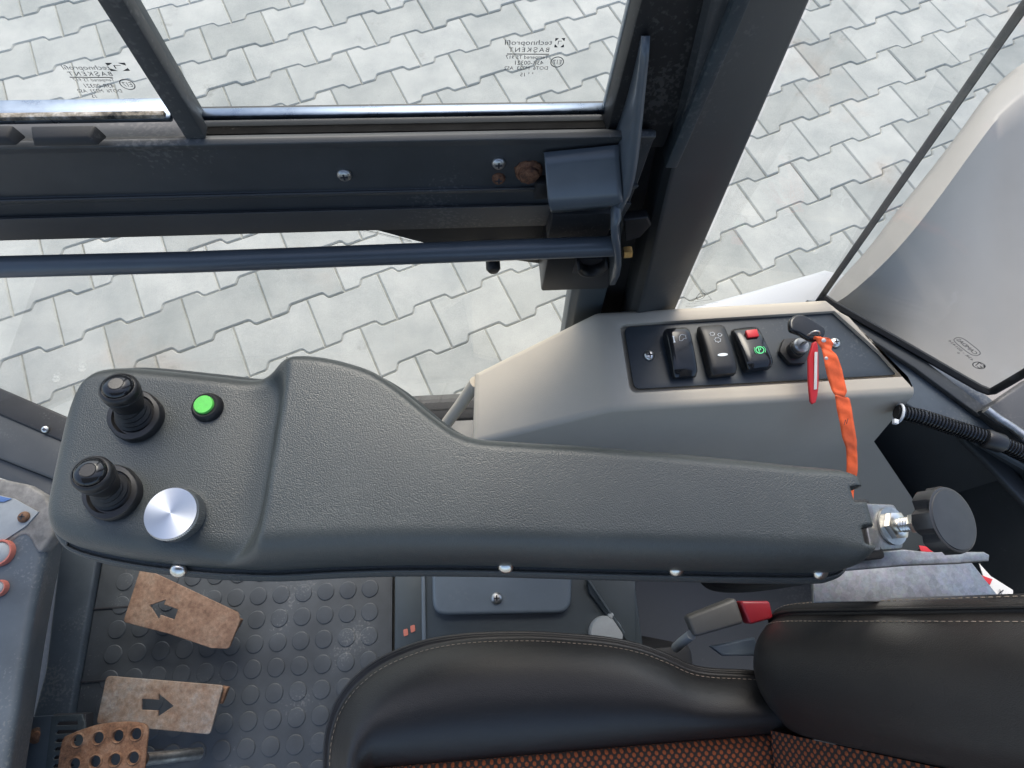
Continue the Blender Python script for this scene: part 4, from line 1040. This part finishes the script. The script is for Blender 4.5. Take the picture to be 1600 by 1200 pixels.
# buckle
bz=.96
bu=thing('belt_buckle','grey seat belt buckle with red press button beside the backrest','buckle',P(1120,985,.90))
q0=[P(1073,964,bz),P(1150,934,bz+.01),P(1163,974,bz+.01),P(1086,996,bz)]
n_=newell(q0); n_=n_ if n_.z>0 else -n_
vs=[p for p in q0]+[p-n_*.03 for p in q0]
mesh('buckle_body',vs,[(0,1,2,3),(7,6,5,4),(0,4,5,1),(1,5,6,2),(2,6,7,3),(3,7,4,0)],'buckle',bu,.004,3)
q1=[P(1157,939,bz+.012),P(1203,939,bz+.014),P(1209,966,bz+.012),P(1172,976,bz+.010)]
mesh('press_button',q1+[p-Vector((0,0,.02)) for p in q1],[(0,1,2,3),(7,6,5,4),(0,4,5,1),(1,5,6,2),(2,6,7,3),(3,7,4,0)],'redb',bu,.003,3)
tube('buckle_strap',[P(1080,992,.945),P(1066,1003,.92),P(1056,1012,.89)],.006,'cap',bu,8)
plate('buckle_cover',[P(1110,1010,.93),P(1180,996,.93),P(1190,1025,.93),P(1130,1025,.93)],.01,'greylid',bu,.003)
sb=thing('belt_webbing','black seat belt webbing coiled under the armrest end','belt',P(1180,915,.85))
wp=spline([P(1085,900,.90),P(1110,922,.88),P(1160,926,.87),P(1230,918,.87),P(1300,905,.88)],6)
so2=loft('webbing',[[p,p+Vector((0,.004,.022)),p+Vector((0,.010,.045))] for p in wp],'black',sb,angle=60); md=so2.modifiers.new('thick','SOLIDIFY'); md.thickness=.002

# ------------------------------------------------------------------ seat pedestal box with lid, cap
pb=thing('pedestal_box','slate steel box beside the seat with screwed grey lid','box',P(800,950,.62))
ZB=.78
A,B,C,D=P(640,830,ZB),P(1000,830,ZB),P(1000,1080,ZB),P(640,1080,ZB)
x0,x1=P(663,930,ZB).x,P(995,930,ZB).x; y1=P(800,800,ZB).y; y0=P(800,1120,ZB).y
box('box_body',((x0+x1)/2,(y0+y1)/2,(ZB+.55)/2),(x1-x0,0,0),(0,y1-y0,0),(0,0,ZB-.55),'slate',pb,.004)
zx=.60; xa_=P(611,930,zx).x
box('box_flange',((xa_+x0)/2+.004,(y0+y1)/2,.59),(x0-xa_-.006,0,0),(0,y1-y0,0),(0,0,.03),'slate',pb,.003)
box('box_edge',(x0-.001,(y0+y1)/2,ZB-.006),(.006,0,0),(0,y1-y0-.01,0),(0,0,.018),'greylid',pb,.002)
for px,py in ((634,989),(645,983)): 
    plate('orange_mark',[P(px-4,py-5,.607),P(px+3,py-7,.607),P(px+4,py+3,.607),P(px-3,py+6,.607)],.0008,'redcap',pb,.0002,radius=.002)
lid=plate('lid',[P(x,y,ZB+.018) for x,y in ((674,850),(676,962),(892,958),(896,850))],.018,'greylid',pb,.006,radius=.022,res=4)
screw('lid_screw',P(776,935,ZB+.0182),(0,0,1),.0085,'steel',lid)
plate('side_plate',[P(x,y,ZB+.008) for x,y in ((915,880),(993,880),(994,1010),(985,1010),(920,925))],.006,'slate',pb,.002)
tube('plate_rod',[P(918,905,ZB+.014),P(956,962,ZB+.014),P(975,990,ZB+.014)],.0022,'slate',pb,8)
lathe('rod_pin',[(.004,0),(.0045,.002),(.003,.004),(.0001,.0045)],P(954,962,ZB+.012),(0,0,1),'cap',pb,16)
cpo=lathe('filler_cap',[(.0235,-.01),(.0245,0),(.0245,.012),(.0225,.015),(.010,.0158),(.0001,.016)],P(945,990,ZB),(0,0,1),'cap',pb,40)
tag(cpo,'pale round cap')

# ------------------------------------------------------------------ floor mat with studs
ZF=.56
xr_=P(613,950,ZF).x; xl_=P(118,1120,ZF).x; yt=.30; yb=-.45
mat_=thing('floor_mat','dusty dark rubber floor mat covered in round studs','floor mat',((xl_+xr_)/2,-.05,.55))
def mat_piece(ya,yb_,dx):
    box('mat_sheet',((xl_+xr_)/2,(ya+yb_)/2,ZF-.005),(xr_-xl_,0,0),(0,ya-yb_-.0016,0),(0,0,.010),'rubber_mat',mat_,.001)
ycut1,ycut2=P(150,951,ZF).y,P(135,1065,ZF).y
mat_piece(yt,yb,0)
for xa2,xb2,yc2 in ((xl_,P(205,955,ZF).x,ycut1),(xl_,P(170,1068,ZF).x,ycut2)):
    box('mat_slit',((xa2+xb2)/2,yc2,ZF+.0012),(xb2-xa2,0,0),(0,.0022,0),(0,0,.003),'ink',mat_,0)
sp=.0398; s0=P(146,986,ZF)
sv=[];n=20;sf=[]
for r_,h_z in ((.0155,0),(.0151,.0012),(.0145,.0017),(.0136,.0018)):
    for k in range(n): t=2*math.pi*k/n; sv.append((r_*math.cos(t),r_*math.sin(t),h_z))
for i in range(3):
    for k in range(n): sf.append((i*n+k,i*n+(k+1)%n,(i+1)*n+(k+1)%n,(i+1)*n+k))
sf.append(tuple(3*n+k for k in range(n)))
smh=bpy.data.meshes.new('stud'); smh.from_pydata(sv,[],sf); smh.materials.append(M['rubber_mat']); smh.polygons.foreach_set('use_smooth',[True]*len(sf)); smh.set_sharp_from_angle(angle=R(60))
cnt=0
for j in range(-12,9):
    for i in range(-1,20):
        x=s0.x+i*sp+ (j%1)*0; y=s0.y+j*sp
        if xl_+.017<x<xr_-.012 and -.36<y<.22 and cnt<300:
            o=bpy.data.objects.new('stud',smh); COL.objects.link(o); o.parent=mat_; o.matrix_parent_inverse=Matrix.Translation(-WL[mat_]); o.location=(x,y,ZF-.0002); cnt+=1
box('floor_pan',(.02,-.26,.53),(1.76,0,0),(0,1.24,0),(0,0,.02),'slate_dark',cab,.002)

# ------------------------------------------------------------------ pedals
def arrow(cx,cy,ang,L,w1,w2,z):
    """arrow outline in photo pixels"""
    c,s=math.cos(ang),math.sin(ang); out=[]
    for u,v in ((-L/2,-w1/2),(L*.02,-w1/2),(L*.02,-w2/2),(L/2,0),(L*.02,w2/2),(L*.02,w1/2),(-L/2,w1/2)):
        out.append(P(cx+u*c-v*s,cy+u*s+v*c,z))
    return out
def tilt_plate(name,label,pts,m,arr,zc,tilt,group):
    t=thing(name,label,'pedal',P(sum(p[0] for p in pts)/len(pts),sum(p[1] for p in pts)/len(pts),.56),group)
    plate('pedal_plate',round_poly([P(x,y,zc) for x,y in pts],.006,4),.005,m,t,.0012,holes=[arr])
    return t
tA=tilt_plate('floor_pedal','rusty tapered pedal plate with cut arrow pointing forward, nearest armrest',[(219,888),(226,888),(372,957),(375,970),(357,1014),(330,1013),(262,990),(192,972)],'rust',arrow(254,953,R(199),44,17,33,.635),.635,0,'arrow pedals')
tB=tilt_plate('floor_pedal','worn rusty grey pedal plate with cut arrow pointing back, behind brake pedal',[(166,1056),(349,1071),(345,1085),(328,1148),(150,1131)],'rust2',arrow(246,1102,R(3),50,17,36,.635),.635,0,'arrow pedals')
for t,pts in ((tA,((366,962),(377,968),(366,988),(356,988))),(tB,((346,1072),(356,1074),(346,1100),(338,1100)))):
    plate('pedal_hinge',[P(x,y,.628) for x,y in pts],.012,'rust3',t,.003)
for t,c in ((tA,(300,965)),(tB,(260,1100))):
    p=P(*c,.63); tube('pedal_stem',[p+Vector((.03,0,-.003)),p+Vector((.04,0,-.068))],.010,'black',t,10)
zp=.70
bp_=thing('brake_pedal','rusty brown brake pedal pad punched with rimmed round holes','pedal',P(160,1180,.60))
out=[P(v.x,v.y,zp) for v in spline([Vector(v) for v in ((97,1158,0),(110,1147,0),(150,1133,0),(190,1128,0),(222,1130,0),(231,1140,0),(229,1165,0),(226,1200,0),(222,1240,0),(200,1256,0),(120,1262,0),(88,1250,0),(90,1200,0))],4,True)]
hol=[]
for r_i,row in enumerate((((122,1157),(154,1153),(185,1150),(213,1147)),((117,1194),(149,1190),(180,1187),(209,1184)),((113,1232),(145,1229),(176,1226),(205,1222)))):
    for (x,y) in row: hol.append((x,y))
hl_=[]
for x,y in hol:
    c=P(x,y,zp); hl_.append([c+Vector((.0075*math.cos(2*math.pi*k/18),.0075*math.sin(2*math.pi*k/18),0)) for k in range(18)])
pad=plate('pedal_pad',out,.004,'rust3',bp_,.001,holes=hl_)
for x,y in hol:
    lathe('hole_rim',[(.0105,-.001),(.0098,.0014),(.0086,.0026),(.0078,.0016),(.0076,-.003)],P(x,y,zp),(0,0,1),'rust3',pad,20)
for o in [o for o in pad.children]:   # open the rims: drop the lathe caps
    bm=bmesh.new(); bm.from_mesh(o.data); bmesh.ops.delete(bm,geom=[f_ for f_ in bm.faces if len(f_.verts)>4],context='FACES'); bm.to_mesh(o.data); bm.free()
tube('pedal_arm',spline([P(226,1186,.685),P(250,1184,.66),P(285,1180,.63),P(312,1177,.60)],5),.0085,'steel',bp_,12)
plate('pedal_slot',[P(x,y,.5615) for x,y in ((232,1172),(312,1170),(313,1190),(232,1194))],.003,'ink',mat_,.0005)

# ------------------------------------------------------------------ vent bracket
vb=thing('vent_cover','small slate vent cover with slots and rusty screw, beside brake pedal','vent cover',P(90,1160,.57))
zv=.66
vo=[P(x,y,zv) for x,y in ((80,1119),(128,1116),(133,1130),(128,1270),(62,1270))]
sl_=[]
for k in range(9):
    y=1128+k*13.2; x0_=88-k*1.2
    sl_.append([P(x0_,y+4,zv),P(x0_+3,y,zv),P(x0_+33,y-1,zv),P(x0_+33,y+4.5,zv),P(x0_+1,y+6,zv)])
plate('vent_face',vo,.004,'slate',vb,.001,holes=sl_)
plate('vent_side',[P(50,1120,zv-.012),P(81,1118,zv),P(63,1270,zv),P(30,1270,zv-.012)],.004,'dash',vb,.001)
plate('vent_back',[P(78,1118,zv-.03),P(134,1116,zv-.03),P(134,1270,zv-.03),P(60,1270,zv-.03)],.02,'ink',vb,.001)
lathe('rust_washer',[(.011,0),(.011,.0015),(.004,.0018)],P(57,1149,zv-.008),(-.1,0,1),'rust3',vb,24)
screw('screw',P(57,1149,zv-.0065),(-.1,0,1),.0065,'rustbolt',vb,cross=False)

# ------------------------------------------------------------------ dashboard at the far left
ds=thing('dashboard','blue grey dashboard side with switch rings and dusty top','dashboard',P(20,950,.60))
ZD=.86
cv=[(78,775,.0),(86,800,0),(86,830,0),(80,870,0),(68,930,0),(55,1000,0),(42,1080,0),(26,1180,0),(14,1260,0)]
rows=[]
for (x,y,_) in [(v.x,v.y,0) for v in spline([Vector(c) for c in cv],4)]:
    rows.append([P(x-8,y,ZD-.28),P(x,y,ZD-.05)+Vector((.0,0,-.02)),P(x-1,y,ZD-.03),P(x-5,y,ZD-.012),P(x-13,y,ZD-.002),P(x-24,y-1,ZD),P(x-45,y-2,ZD+.002),P(x-90,y-3,ZD+.003),P(x-200,y-5,ZD)])
loft('dash_body',rows,'dash',ds,angle=180)
plate('dash_top',round_poly([P(x,y,ZD+.004) for x,y in ((-140,745),(0,748),(40,756),(68,772),(84,800),(82,838),(60,870),(40,830),(0,860),(-140,860))],.012,4),.02,'dashgrey',ds,.004)
plate('dash_sticker',[P(x,y,ZD+.006) for x,y in ((-140,772),(0,774),(22,779),(60,800),(40,822),(4,846),(-140,850))],.002,'cap',ds,.0004)
plate('blue_sticker',[P(x,y,ZD+.0075) for x,y in ((-140,774),(0,775),(18,779),(6,784),(-140,784))],.001,'sticker',ds,.0002)
screw('screw',P(38,808,ZD+.0066),(0,0,1),.0075,'rust3',ds)
tube('dash_bead',[P(76,812,ZD-.004),P(72,840,ZD-.004),P(64,879,ZD-.004)],.0022,'cap',ds,8)
for (x,y,rx) in ((2,864,21),(0,919,13)):
    c=P(x,y,ZD+.004); r_=(P(x+rx,y,ZD+.004)-c).length
    rg_=lathe('switch_ring',[(r_,-.004),(r_,.003),(r_*.94,.006),(r_*.84,.006),(r_*.80,.001)],c,(0,0,1),'redcap',ds,36)
    lathe('switch_cap',[(r_*.80,-.002),(r_*.78,.004),(r_*.6,.006),(.0001,.0065)],c,(0,0,1),'cap',rg_,30)
text('dash_lettering','OIL 46',P(52,790,ZD+.0045),P(66,793,ZD+.0045),'inkgrey',ds,(0,1,0),.0004,1) if False else None

sc.render.engine='CYCLES'
